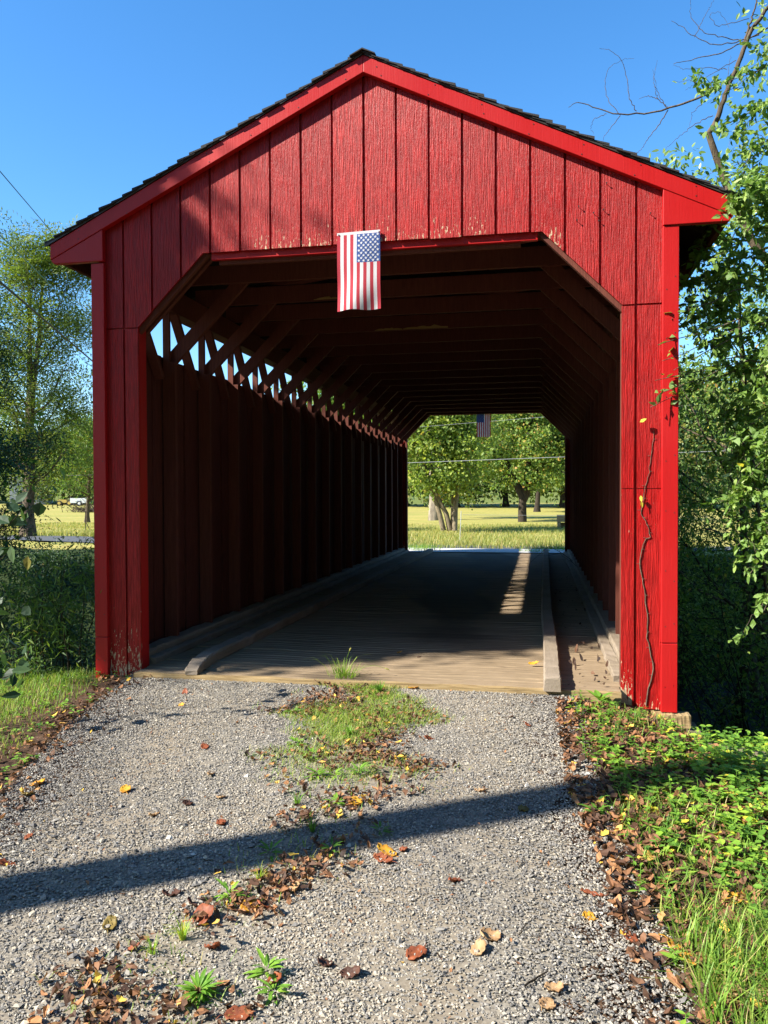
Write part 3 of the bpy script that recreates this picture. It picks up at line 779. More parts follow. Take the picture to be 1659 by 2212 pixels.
# ================================================================== light, camera, world
cam = bpy.data.cameras.new('camera'); co = bpy.data.objects.new('camera', cam); col.objects.link(co)
from mathutils import Matrix
mat = Matrix(((CR[0], CU[0], -CF[0], CAM[0]), (CR[1], CU[1], -CF[1], CAM[1]), (CR[2], CU[2], -CF[2], CAM[2]), (0, 0, 0, 1)))
co.matrix_world = mat
cam.sensor_fit = 'VERTICAL'; cam.sensor_height = 36; cam.lens = FPX/2212*36; cam.clip_start = .05; cam.clip_end = 2000
scene.camera = co
sun = bpy.data.lights.new('sun', 'SUN'); sun.energy = 5.0; sun.angle = R(.53); sun.color = (1, .94, .83)
so = bpy.data.objects.new('sun', sun); col.objects.link(so)
so.rotation_euler = Vector(tuple(SUN)).to_track_quat('Z', 'Y').to_euler()
w = bpy.data.worlds.new('World'); scene.world = w; w.use_nodes = True
nt = w.node_tree; bg = nt.nodes['Background']
sky = nt.nodes.new('ShaderNodeTexSky'); sky.sky_type = 'NISHITA'; sky.sun_disc = False
sky.sun_elevation = math.asin(SUN[2]); sky.sun_rotation = math.atan2(SUN[0], SUN[1])
sky.altitude = 100; sky.air_density = 1.0; sky.dust_density = .3; sky.ozone_density = 3.5
hs = nt.nodes.new('ShaderNodeHueSaturation'); hs.inputs['Saturation'].default_value = 1.26; hs.inputs['Value'].default_value = 1.0
nt.links.new(sky.outputs[0], hs.inputs['Color']); nt.links.new(hs.outputs[0], bg.inputs[0]); bg.inputs[1].default_value = .112
scene.view_settings.view_transform = 'Standard'; scene.view_settings.look = 'None'; scene.view_settings.gamma = 1
scene.view_settings.exposure = 1.38

# ================================================================== vegetation and surroundings
def gz(x, y): return float(H(x, y))
# --- field and road beyond the bridge
def strip_poly(pts_l, pts_r, dz, name, mat):
    g = Geo(); n = 60
    a = np.array(pts_l, float); b = np.array(pts_r, float); s_ = np.linspace(0, 1, n)
    da = np.linspace(0, 1, len(a)); A = np.stack([np.interp(s_, da, a[:, k]) for k in (0, 1)], -1); B = np.stack([np.interp(s_, da, b[:, k]) for k in (0, 1)], -1)
    m = 9; V = A[:, None]+(B-A)[:, None]*np.linspace(0, 1, m)[None, :, None]
    Z = H(V[..., 0], V[..., 1])+dz
    i = np.arange(n-1)[:, None]*m; j = np.arange(m-1)[None]
    g.add(np.concatenate([V, Z[..., None]], -1).reshape(-1, 3), np.stack([i+j, i+j+1, i+j+1+m, i+j+m], -1).reshape(-1, 4))
    tag(g.build(name, mat, None, True), kind='structure')
strip_poly([(-60, 31), (-13, 17.4), (-4, 15.6), (3, 15.2), (14, 16)], [(-60, 34), (-13, 19.8), (-4, 17.9), (3, 17.4), (14, 18.6)], .03, 'road', M['asphalt'])
strip_poly([(-3.6, 14.0), (0, 13.98), (3.0, 14.0)], [(-5.2, 15.9), (0, 15.4), (4.2, 15.5)], .055, 'gravel_apron', M['pale_gravel'])
g = Geo(); g.add([(-60, 3.4, -2.05), (60, 3.4, -2.05), (60, 9.6, -2.05), (-60, 9.6, -2.05)], np.array([(0, 1, 2, 3)])); tag(g.build('creek', M['water']), kind='structure')

def scatter_blades(name, label, n, region, keep, L, W, mat='grass', tint=(.45, .2), cat='grass', bend=(.2, .8)):
    x = RNG.uniform(region[0], region[1], n); y = RNG.uniform(region[2], region[3], n)
    k = keep(x, y); x, y = x[k], y[k]; n = len(x)
    P = np.stack([x, y, H(x, y)-.005], -1); g = Geo()
    Ln = L(x, y) if callable(L) else L
    add_blades(g, P, hdir(n), Ln*RNG.uniform(.5, 1.25, n), W*RNG.uniform(.6, 1.3, n), clip(RNG.normal(*tint, n)), RNG.uniform(*bend, n))
    tag(g.build(name, M[mat]), label, cat, kind='stuff')
def patchy(x, y, s=2.2, ph=0.):
    return .5+.28*np.sin(x*s+ph+1.3*np.sin(y*s*.7))+.22*np.sin(y*s*1.6+ph*2+np.sin(x*s*2.1))
def in_view(x, y):      # roughly seen through the bridge or left of it
    a = np.degrees(np.arctan2(x-CAM[0], y-CAM[1])); return (a < -23.5) | ((a > -10.2) & (a < 5.5)) | (a > 8)
scatter_blades('field_grass', 'tall yellow and green meadow grass beyond the far end of the bridge', 90000, (-26, 6, 15.4, 34), lambda x, y: in_view(x, y) & (y > np.where(x > -4.5, 15.7, 20-.1*x*0)) & (RNG.uniform(0, 1, len(x)) < .45+.55*patchy(x, y, .7)) & ((x > -5) | (y > 20.5)),
               lambda x, y: np.where(y < 22, .26, .16)*(.6+.8*patchy(x, y, .5, 2)), .022, 'field_grass', (.52, .22))
scatter_blades('verge_grass', 'fresh green grass tufts along the gravel at the far bridge end', 5000, (-5, 4, 14.1, 16.2), lambda x, y: (np.abs(x+.2) > 1.15+.2*np.sin(y*9)) & (patchy(x, y, 3) > .45), .22, .014, 'grass', (.40, .2))

# --- grass and litter around the drive
def left_grass(x, y):
    e = drive_l(y)-.22-.12*patchy(x, y, 5)
    return (x < e) & (RNG.uniform(0, 1, len(x)) < np.clip((e-x)*2.2+.12, 0, 1)*(.55+.6*patchy(x, y, 3)))
scatter_blades('grass', 'sunlit lawn grass left of the gravel drive', 62000, (-5.2, -1.0, -4.2, .35), left_grass, lambda x, y: .055+.05*ss(y, -1.6, .2)+.02*patchy(x, y, 4), .0055, 'grass', (.50, .24))
def strip_grass(x, y):
    s_ = strip_mask(x, y); return (RNG.uniform(0, 1, len(x)) < s_*np.clip((y+2.2)*.9, .035, 1)*np.clip(patchy(x, y, 4.2, 1)*1.9-.25, 0, 1))
scatter_blades('strip_grass', 'patchy grass growing in the strip between the two wheel tracks', 170000, (-1.2, 1.1, -4.2, -.10), strip_grass, .066, .0050, 'grass', (.62, .25), bend=(.3, 1.0))
def right_grass(x, y):
    r_ = drive_r(y)
    m = np.exp(-((x-2.15)/.45)**2-((y+3.6)/.75)**2)*1.3+np.exp(-((x-1.95)/.25)**2-((y+2.2)/.25)**2)+np.exp(-((x-2.1)/.3)**2-((y+.55)/.3)**2)*.6+.06
    return (x > r_+.12) & (RNG.uniform(0, 1, len(x)) < m)
scatter_blades('bank_grass', 'long bright grass blades on the right bank beside the drive', 30000, (1.5, 4.0, -4.6, -.3), right_grass, lambda x, y: .10+.12*ss(-y, 2.6, 3.6), .007, 'grass', (.48, .28), bend=(.3, .9))

def litter(name, label, n, region, prob, smin, smax, tint=(.50, .25)):
    x = RNG.uniform(region[0], region[1], n); y = RNG.uniform(region[2], region[3], n)
    k = RNG.uniform(0, 1, n) < prob(x, y); x, y = x[k], y[k]; n = len(x)
    g = Geo(); L = RNG.uniform(smin, smax, n)
    # crumpled leaf: 3 x 4 grid curled about its length
    u = np.array([0, .33, .66, 1.]); v = np.array([-.5, 0, .5]); wid = np.array([.25, 1., .85, .15])
    V = np.zeros((n, 4, 3, 3)); curl = RNG.uniform(-1.8, 2.4, n)[:, None, None]; roll = RNG.uniform(-1.6, 2.2, n)[:, None, None]
    uu = np.broadcast_to(u[None, :, None]-.5, (n, 4, 3)); vv = np.broadcast_to((v[None, None, :]*wid[None, :, None])*.55, (n, 4, 3))
    V[..., 0] = np.sin(uu*curl)/(np.abs(curl)+.01)*np.sign(curl); V[..., 1] = np.sin(vv*roll*1.6)/(np.abs(roll)*1.6+.01)*np.sign(roll)
    V[..., 2] = (1-np.cos(uu*curl))*.5+(1-np.cos(vv*roll*1.6))*.5
    V += RNG.standard_normal(V.shape)*.06
    a = RNG.uniform(0, 6.28, n)[:, None, None]; b = RNG.normal(0, .5, n)[:, None, None]
    X, Y, Z = V[..., 0], V[..., 1], V[..., 2]
    X, Z = X*np.cos(b)+Z*np.sin(b), -X*np.sin(b)+Z*np.cos(b)
    X, Y = X*np.cos(a)-Y*np.sin(a), X*np.sin(a)+Y*np.cos(a)
    Lr = L[:, None, None]; V = np.stack([X*Lr+x[:, None, None], Y*Lr+y[:, None, None], Z*Lr+(H(x, y)+.012+L*.12+RNG.uniform(0, .018, n))[:, None, None]], -1)
    q = np.array([(r*3+c, r*3+c+1, r*3+c+4, r*3+c+3) for r in range(3) for c in range(2)])
    g.add(V.reshape(-1, 3), (np.arange(n)[:, None, None]*12+q[None]).reshape(-1, 4), np.repeat(clip(RNG.normal(*tint, n)), 12))
    tag(g.build(name, M['litter']), label, 'leaf litter', kind='stuff')
litter('strip_litter', 'crumpled brown leaves caught in the weedy strip between the wheel tracks', 19000, (-1.2, 1.2, -4.3, -.15), lambda x, y: np.clip(strip_mask(x, y)*1.3-.15, 0, 1)*np.clip(1.6*patchy(x, y, 5, 4)-.15, 0, 1)*.95, .02, .055)
litter('edge_litter', 'brown leaf litter along the left edge of the drive', 9000, (-3.4, -.9, -4.4, .2), lambda x, y: np.exp(-((x-drive_l(y)+.16)/.17)**2)*np.clip(1.3*patchy(x, y, 6)-.05, 0, 1)*.9+.03*(x < drive_l(y)), .02, .06)
litter('bank_litter', 'dry brown leaves covering the right bank under the green plants', 17000, (1.4, 4.2, -4.7, -.3), lambda x, y: (x > drive_r(y)-.06)*np.clip(1.25-(x-1.7)*.35, .35, 1)*(.35+.65*patchy(x, y, 4.5, 2)), .025, .075, (.52, .26))
litter('drive_debris', 'small scraps of dry leaf scattered over the gravel', 2600, (-1.8, 1.75, -4.3, 0), lambda x, y: ((x > drive_l(y)) & (x < drive_r(y)))*.22, .010, .026, (.62, .2))
litter('deck_leaves', 'small dry leaves lying on the deck along the right wall', 700, (1.55, 1.9, -.05, 8), lambda x, y: .12+0*x, .02, .05, (.25, .15))
bpy.data.objects['deck_leaves'].location = (0, 0, 0)
me = bpy.data.objects['deck_leaves'].data
co_ = np.empty(len(me.vertices)*3, np.float32); me.vertices.foreach_get('co', co_); co_ = co_.reshape(-1, 3)
co_[:, 2] = co_[:, 2]-H(co_[:, 0], co_[:, 1])-.006; me.vertices.foreach_set('co', co_.ravel()); me.update()

# --- low plants on the right bank
def ground_plants(name, label, n, region, keep, hgt, leaf, nl, tint=(.5, .2), mat='leaf_ground', round_=.72, stemh=1.0):
    x = RNG.uniform(region[0], region[1], n); y = RNG.uniform(region[2], region[3], n)
    k = keep(x, y); x, y = x[k], y[k]; n = len(x); hh = (hgt(x, y) if callable(hgt) else hgt)*RNG.uniform(.35, 1.2, n)
    g = Geo(); P = []; D = []; N = []; LL = []; TT = []
    for q in range(n):
        m = RNG.integers(nl[0], nl[1]); a0 = RNG.uniform(0, 6.28); ln = np.array([math.cos(a0), math.sin(a0), 0])*RNG.uniform(0, .6)
        b = np.array([x[q], y[q], gz(x[q], y[q])]); top = b+(np.array([0, 0, 1.])+ln)*hh[q]
        g.tube([b, (b+top)/2+ln*.01, top], .0016, 3, .35); tq = RNG.normal(*tint)
        for j in range(m):
            f = 1-(j//2)/max(1, m/2)*.75; a = a0+j*math.pi+(j//2)*1.45
            d = np.array([math.cos(a), math.sin(a), RNG.uniform(-.15, .55)])
            P.append(b+(top-b)*f); D.append(d); N.append((RNG.normal(0, .25), RNG.normal(0, .25), 1)); LL.append(leaf*RNG.uniform(.55, 1.25)*(1.1-.3*f)); TT.append(tq+RNG.normal(0, .10))
    add_leaves(g, np.array(P), np.array(D), np.array(N, float), np.array(LL), np.array(LL)*round_, clip(np.array(TT)), .18, .18)
    tag(g.build(name, M[mat]), label, 'ground cover', kind='stuff')
ground_plants('bank_plants', 'low round-leaved creeping plants covering the right bank', 4600, (1.55, 4.2, -4.4, -.55), lambda x, y: (x > drive_r(y)+.10) & (RNG.uniform(0, 1, len(x)) < np.clip((x-drive_r(y))*.62+.12, 0, .8)*np.clip(2.1*patchy(x, y, 3.6, 5)-.45, .08, 1)), lambda x, y: .05+.17*ss(x, 1.9, 3.0), .050, (4, 11), (.58, .2))
ground_plants('bank_herbs', 'narrow-leaved green herbs near the corner post of the bridge', 1100, (1.5, 2.6, -3.8, -.2), lambda x, y: (x > drive_r(y)+.04) & (RNG.uniform(0, 1, len(x)) < .18+.8*np.exp(-((x-1.75)/.22)**2-((y+.9)/.6)**2)), .09, .045, (5, 12), (.45, .2), 'leaf_ground', .34)
ground_plants('lawn_weeds', 'small broadleaf weeds mixed into the left grass', 500, (-3.6, -1.0, -4.2, 0), lambda x, y: (x < drive_l(y)-.1), .05, .035, (4, 8), (.5, .15))

# --- individual weeds on the drive
def weed(u, v, label, n=16, L=.07, W=.012, tint=.45, style='blade', lift=.6):
    p = ground_at(u, v); g = Geo()
    if style == 'blade':
        a = RNG.uniform(0, 6.28, n); D = np.stack([np.cos(a), np.sin(a), np.zeros(n)], -1)
        add_blades(g, np.repeat([[0, 0, 0.]], n, 0)+D*.008, D, L*RNG.uniform(.6, 1.2, n), W*RNG.uniform(.7, 1.2, n), clip(RNG.normal(tint, .12, n)), RNG.uniform(.25, .95, n))
    else:
        a = np.arange(n)*2.4; D = np.stack([np.cos(a), np.sin(a), RNG.uniform(.3, 1.9, n)*lift], -1)
        add_leaves(g, D*np.array([.01, .01, .03]), D, np.array([[0, 0, 1.]]).repeat(n, 0), L*RNG.uniform(.6, 1.15, n), W*RNG.uniform(.8, 1.2, n), clip(RNG.normal(tint, .12, n)), .15, .45)
    o = g.build('weed', M['leaf_ground']); o.location = tuple(p+np.array([0, 0, .008]))
    return tag(o, label, 'weed', 'weeds growing in the gravel drive')
WD = [((430, 2158), 'bright green leafy weed near the bottom left of the gravel, beside brown leaves', 60, .062, .013, .5, 'leaf'),
      ((495, 1945), 'light green weed just behind the large rust leaf', 16, .07, .014, .62, 'leaf'),
      ((575, 2110), 'small green weed left of a rust-brown leaf near the bottom centre', 16, .06, .016, .5, 'leaf'),
      ((592, 2152), 'green weed with narrow leaves in front of the bottom centre leaf', 16, .06, .014, .5, 'leaf'),
      ((585, 1852), 'small dark green weed in the left part of the shadow band', 12, .06, .014, .25, 'leaf'),
      ((717, 1846), 'dark green weed in the middle of the shadow band', 14, .06, .014, .25, 'leaf'),
      ((822, 1806), 'small weed in the shadow band next to the dark olive leaf', 10, .05, .012, .25, 'leaf'),
      ((642, 1742), 'wispy green grass tuft left of the strip above the shadow band', 24, .10, .005, .45, 'blade'),
      ((727, 1742), 'lime green weed left of the bright yellow curled leaf', 16, .055, .016, .6, 'leaf'),
      ((683, 1682), 'rounded green weed on the left edge of the weedy strip', 18, .06, .018, .5, 'leaf'),
      ((722, 1682), 'small pale green weed in the middle of the strip litter', 14, .05, .014, .6, 'leaf'),
      ((775, 1675), 'tall narrow green weed in the strip beside the pale orange leaf', 22, .07, .015, .42, 'leaf'),
      ((675, 1640), 'tiny lime weed at the left edge of the strip', 10, .045, .014, .6, 'leaf'),
      ((640, 1612), 'lime green weed at the strip edge below the deck', 14, .06, .018, .55, 'leaf'),
      ((632, 1542), 'green broadleaf weed on the left side of the strip near the deck', 14, .06, .020, .45, 'leaf'),
      ((755, 1592), 'dense fresh green weed clump in the middle of the strip', 40, .08, .012, .4, 'blade'),
      ((820, 1500), 'dark green thick grass clump near the deck in the strip', 80, .12, .007, .3, 'blade'),
      ((395, 2035), 'pale dry grass tuft beside dead leaves in the lower left gravel', 60, .10, .004, .85, 'blade'),
      ((330, 2065), 'sparse pale green grass tuft left of the dead leaves', 26, .08, .004, .75, 'blade'),
      ((560, 1905), 'thin straw-coloured grass tuft below the shadow band', 30, .09, .004, .88, 'blade'),
      ((675, 1800), 'long thin grass tuft at the upper edge of the shadow band', 30, .12, .005, .4, 'blade'),
      ((1225, 1482), 'small dark green plant at the near end of the right curb', 26, .07, .025, .12, 'leaf'),
      ((1295, 1520), 'broad-leaved green plant in front of the right deck edge', 12, .11, .045, .4, 'leaf'),
      ((1290, 1765), 'grey-green weed at the right gravel edge by the shadow band', 14, .08, .022, .3, 'leaf')]
for (uv, lab, n, L, W, ti, st) in WD: weed(*uv, lab, n, L, W, ti, st)
# tall grass with seed heads at the deck edge
p = ground_at(742, 1466); g = Geo(); n = 70; a = RNG.uniform(0, 6.28, n); D = np.stack([np.cos(a), np.sin(a), a*0], -1)
add_blades(g, D*RNG.uniform(.01, .12, (n, 1)), D, RNG.uniform(.10, .32, n), RNG.uniform(.006, .012, n), clip(RNG.normal(.5, .15, n)), RNG.uniform(.3, 1., n))
o = tag(g.build('seed_grass', M['grass']), 'tall foxtail grass clump with two seed heads standing at the deck edge', 'grass clump'); o.location = tuple(p)
for dx, dz, k in ((.06, .20, .7), (.26, .15, 1.2)):
    g = Geo(); P, _ = curve((0, 0, 0), (dx, -.05, dz*1.6), math.hypot(dx, dz)*1.25, 8, .06, 0, .2*k); g.tube(P, .0015, 4, .5)
    e, _ = curve(P[-1], P[-1]-P[-2]+np.array([.002, 0, -.001]), .045, 5, .1, 0, .3); g.tube(e, [.002, .0055, .006, .0055, .004, .001], 6, .9); h_ = g.build('seed_head', M['grass'], o)

# --- fallen leaves, one object each
def fallen(u, v, L, W, mat, label, curl=1.0, rot=None, deck=False, lift=.012, name='fallen_leaf', roll=1.2, lobes=0):
    p = ground_at(u, v)
    if deck: p = CAM+ray(u, v)*((.004-CAM[2])/ray(u, v)[2])
    nu, nv = 11, 7; V = []
    wv = 1-np.abs(np.linspace(-1, 1, nu))**2.0
    ph = RNG.uniform(0, 6)
    for i in range(nu):
        t_ = i/(nu-1)-.5; w_ = (wv[i]**.6)*(1+.28*math.sin(lobes*t_*9+ph)*(lobes > 0))+.02
        for j in range(nv):
            s_ = (j/(nv-1)-.5)*w_*W
            x = L*math.sin(t_*curl)/max(curl, .01); z = L*(1-math.cos(t_*curl))*.8/max(curl, .3)
            k_ = roll/ max(W, .01); y = math.sin(s_*k_)/k_; z += (1-math.cos(s_*k_))/k_*1.1
            z += .004*math.sin(i*2.1+j*1.7+ph)+.003*math.sin(j*3.1+i+ph)
            V.append((x, y, z))
    g = Geo(); i = np.arange(nu-1)[:, None]*nv; j = np.arange(nv-1)[None]
    g.add(V, np.stack([i+j, i+j+1, i+j+1+nv, i+j+nv], -1).reshape(-1, 4))
    g.tube([(L*.48*math.cos(curl*.3), 0, L*.2*curl*.4), (L*.6, .004, .012), (L*.74, .01, .004)], .0016, 4)
    o = g.build(name, M[mat], None, True)
    sd = o.modifiers.new('solid', 'SOLIDIFY'); sd.thickness = .0008
    o.location = tuple(p+np.array([0, 0, lift])); o.rotation_euler = (RNG.normal(0, .22), RNG.normal(0, .22), R(rot) if rot is not None else RNG.uniform(0, 6.28))
    return tag(o, label, 'leaf', 'fallen leaves on the drive and deck')
FL = [(272, 1712, .085, .06, 'f_yellow', 'crumpled golden yellow leaf on the open left wheel track', 1.8),
      (477, 1727, .06, .05, 'f_tan', 'pale cream-tan oval leaf lying flat in the left wheel track', .4),
      (455, 1675, .12, .04, 'f_tan', 'long pale tan leaf strip in the left wheel track', .5),
      (405, 1741, .07, .05, 'f_brown', 'small curled brown leaf left of the cream oval leaf', 2.0),
      (332, 1766, .08, .03, 'f_tan', 'narrow tan leaf curled at one end on the left wheel track', 1.4),
      (478, 1783, .07, .05, 'f_rust', 'reddish brown curled leaf just above the shadow band', 2.0),
      (12, 1872, .09, .05, 'f_rust', 'orange-brown leaf at the left picture edge above the shadow', .7),
      (62, 1812, .05, .03, 'f_rust', 'small orange leaf on the far left gravel', .5),
      (82, 1697, .10, .07, 'f_yellow', 'yellow leaf on the litter at the left edge of the drive', 1.2),
      (60, 1722, .09, .07, 'f_olive', 'rounded olive leaf on the litter at the far left', 1.0),
      (237, 2007, .09, .055, 'f_olive', 'crumpled olive-yellow leaf alone on the lower left gravel', 2.2),
      (370, 1938, .09, .045, 'f_brown', 'dark brown curled leaf just below the shadow band', 1.8),
      (420, 1962, .10, .045, 'f_brown', 'long dark brown twisted leaf left of the yellow spotted one', 2.2),
      (430, 1995, .16, .09, 'f_rust', 'largest rust-brown wrinkled leaf in the lower left pile', 1.2),
      (542, 1966, .10, .07, 'f_yellow', 'bright yellow leaf on top of the rust leaf pile', 1.0),
      (575, 1963, .10, .07, 'f_rust', 'rust-brown leaf right of the bright yellow one in the pile', 1.4),
      (635, 1928, .08, .05, 'f_tan', 'golden tan folded leaf right of the leaf pile', 1.8),
      (280, 2058, .09, .03, 'f_rust', 'narrow rust-coloured rolled leaf left of the pale grass tuft', .8),
      (460, 2052, .09, .06, 'f_rust', 'rust-orange curled leaf in front of the pale grass tuft', 1.6),
      (217, 2193, .09, .04, 'f_tan', 'orange-tan leaf at the bottom left edge', .6),
      (516, 2200, .10, .06, 'f_rust', 'bright rust-orange leaf at the bottom edge left of centre', .8),
      (590, 2128, .10, .05, 'f_rust', 'rust-brown upright leaf between two green weeds near the bottom', 1.6),
      (442, 1617, .09, .05, 'f_rust', 'brown leaf in the middle of the left wheel track', 1.0),
      (400, 1500, .09, .045, 'f_rust', 'rust-coloured leaf on the gravel close to the left end of the deck', 1.0),
      (392, 1526, .05, .04, 'f_yellow', 'small yellow leaf near the deck in the left wheel track', 1.0),
      (767, 1741, .11, .075, 'f_yellow', 'bright yellow cupped leaf in the strip above the shadow band', 2.0),
      (812, 1684, .085, .055, 'f_tan', 'pale orange leaf at the lower right of the grass strip', .9),
      (832, 1692, .11, .065, 'f_brown', 'large mauve-brown leaf right beside the pale orange leaf', 1.1),
      (835, 1846, .12, .06, 'f_yellow', 'long ragged yellow leaf just below the shadow band', 1.2),
      (828, 1862, .12, .06, 'f_rust', 'dark red-brown leaf tucked under the long yellow leaf', 1.0),
      (872, 1842, .06, .04, 'f_rust', 'small rust leaf right of the long yellow leaf', 1.2),
      (893, 1490, .09, .055, 'f_yellow', 'golden yellow leaf on the strip near the deck', 1.6),
      (1037, 1712, .085, .04, 'f_tan', 'tan leaf in the middle of the right wheel track', 1.0),
      (985, 1908, .09, .035, 'f_rust', 'pinkish brown flat leaf in the right wheel track below the shadow', .4),
      (1130, 1754, .08, .055, 'f_olive', 'dark olive leaf inside the shadow band on the right track', .9),
      (1057, 2030, .10, .07, 'f_tan', 'large crumpled pale tan leaf in the lower right wheel track', 2.2),
      (1036, 2058, .09, .06, 'f_tan', 'second pale tan leaf, in front of the crumpled pair', 1.8),
      (900, 2068, .095, .07, 'f_rust', 'wrinkled reddish oval leaf at the bottom centre', .6),
      (1272, 1988, .055, .045, 'f_yellow', 'small bright yellow leaf near the right gravel edge', .7),
      (1197, 2142, .08, .05, 'f_tan', 'curled golden tan leaf at the bottom of the right track', 2.0),
      (1182, 2178, .06, .055, 'f_tan', 'pinkish tan round leaf at the bottom right of the gravel', .8),
      (1320, 1592, .07, .055, 'f_yellow', 'orange and yellow leaf among the herbs on the right bank', 1.0),
      (1335, 1782, .09, .065, 'f_rust', 'upright rust-brown leaf right of the grey-green weed', 1.6),
      (1280, 1938, .10, .03, 'f_rust', 'narrow red-brown leaf at the right gravel edge', .6),
      (1585, 1952, .12, .09, 'f_yellow', 'yellow wrinkled leaf on the right bank plants', 1.0),
      (1475, 2068, .15, .07, 'f_yellow', 'long pale yellow leaf in the long grass at lower right', .8),
      (1618, 2162, .20, .14, 'f_tan', 'very large tan maple-like leaf in the lower right corner', .5),
      (1265, 1678, .07, .035, 'f_white', 'white upturned leaf at the right edge of the gravel', .9),
      (927, 1600, .08, .04, 'f_rust', 'orange-brown leaf right of the grass strip', .9),
      (895, 1668, .06, .04, 'f_rust', 'orange leaf at the right edge of the strip litter', .9),
      (1362, 2035, .12, .05, 'f_rust', 'rust-orange long leaf on the litter at lower right', .8),
      (700, 2090, .07, .05, 'f_brown', 'dark brown curled leaf near the bottom centre', 2.2),
      (760, 2112, .09, .055, 'f_brown', 'black-brown curled leaf right of the bottom centre weed', 2.0),
      (1103, 1552, .05, .035, 'f_brown', 'small dark curled leaf on the right track near the deck', 1.5),
      (1140, 1570, .08, .03, 'f_rust', 'twisted thin tan-brown leaf near the deck on the right track', 1.6)]
for (u, v, L, W, m_, lab, cu) in FL: fallen(u, v, L*.95, W, m_, lab, cu, lobes=1 if L > .14 else 0)
fallen(1153, 1436, .10, .04, 'f_yellow', 'curled golden leaf lying on the sunlit deck boards', 1.5, 0, True, .01)
fallen(862, 1411, .045, .035, 'f_yellow', 'small yellow leaf on the deck at the shadow edge', 1.2, 0, True, .006)
fallen(905, 1421, .035, .02, 'f_brown', 'tiny brown leaf on the sunlit front of the deck', 1.2, 0, True, .006)
# twigs on the gravel
for (a, b, r_, lab) in (((1133, 2142), (1182, 2108), .004, 'dark short stick on the lower right gravel'), ((1120, 2026), (1143, 2004), .0025, 'thin brown twig above the dark stick'), ((1122, 1885), (1130, 1860), .002, 'thin upright twig on the right wheel track below the shadow')):
    pa, pb = ground_at(*a), ground_at(*b); g = Geo(); P = np.linspace(pa, pb, 6)+RNG.normal(0, .003, (6, 3))+np.array([0, 0, .018]); g.tube(P, r_*np.array([1, .9, 1, .8, .8, .4]), 6)
    tag(g.build('stick', M['bark_dark']), lab, 'stick')

# --- log at the edge of the right bank
pa, pb = ground_at(1500, 1620), ground_at(1655, 1668)
g = Geo(); P = np.linspace(pa+(-.1, .15, -.02), pb+(.5, .12, 0), 9)+RNG.normal(0, .008, (9, 3)); g.tube(P, [.05, .055, .05, .052, .05, .055, .05, .05, .045], 10)
tag(g.build('log', M['bark_pale'], None, True), 'weathered pale log lying at the edge of the right bank', 'log')

# --- vine on the right-hand pillar
VP = [(1395, 1525), (1405, 1470), (1412, 1440), (1405, 1410), (1398, 1380), (1399, 1340), (1395, 1300), (1390, 1260), (1383, 1228), (1383, 1200), (1395, 1165), (1404, 1160), (1400, 1140), (1395, 1125), (1384, 1110), (1388, 1085), (1392, 1060), (1400, 1030), (1405, 1000), (1410, 960), (1413, 930)]
P = np.array([at(u, v, -.006) for u, v in VP]); Q = []
for a in range(len(P)-1):
    for k in range(3): Q.append(P[a]+(P[a+1]-P[a])*k/3+RNG.normal(0, .003, 3)*np.array([1, .3, 1]))
Q.append(P[-1]); g = Geo(); g.tube(np.array(Q), np.linspace(.0048, .002, len(Q)), 6)
for k in range(4, len(Q)-2, 3):
    s_ = RNG.choice([-1, 1]); g.tube([Q[k], Q[k]+(s_*.012, -.004, .006), Q[k]+(s_*.022, .003, .004)], .0014, 4)
vine = tag(g.build('vine', M['twig']), 'bare brown vine stem climbing the right red pillar', 'vine')
def leafset(name, mat, parent, pts, L, W, label=None, tint=(.6, .15), dirs=None):
    g = Geo(); P = np.array(pts); n = len(P); D = np.array(dirs) if dirs is not None else rand_dir(n, -.2)
    add_leaves(g, P, D, np.array([[-.3, -.8, .5]]).repeat(n, 0)+.4*rand_dir(n), L*RNG.uniform(.8, 1.2, n), W*RNG.uniform(.8, 1.2, n), clip(RNG.normal(*tint, n)), .2, .2)
    return g.build(name, M[mat], parent)
leafset('vine_leaf', 'leaf_ground', vine, [at(1384, 1070, -.03), at(1385, 1082, -.035)], .05, .028, tint=(.95, .03), dirs=[(0, -.3, -1), (.2, -.2, -1)])
leafset('vine_leaf', 'leaf_ground', vine, [at(1382, 912, -.05)], .06, .035, tint=(.96, .03), dirs=[(1, -.2, .7)])

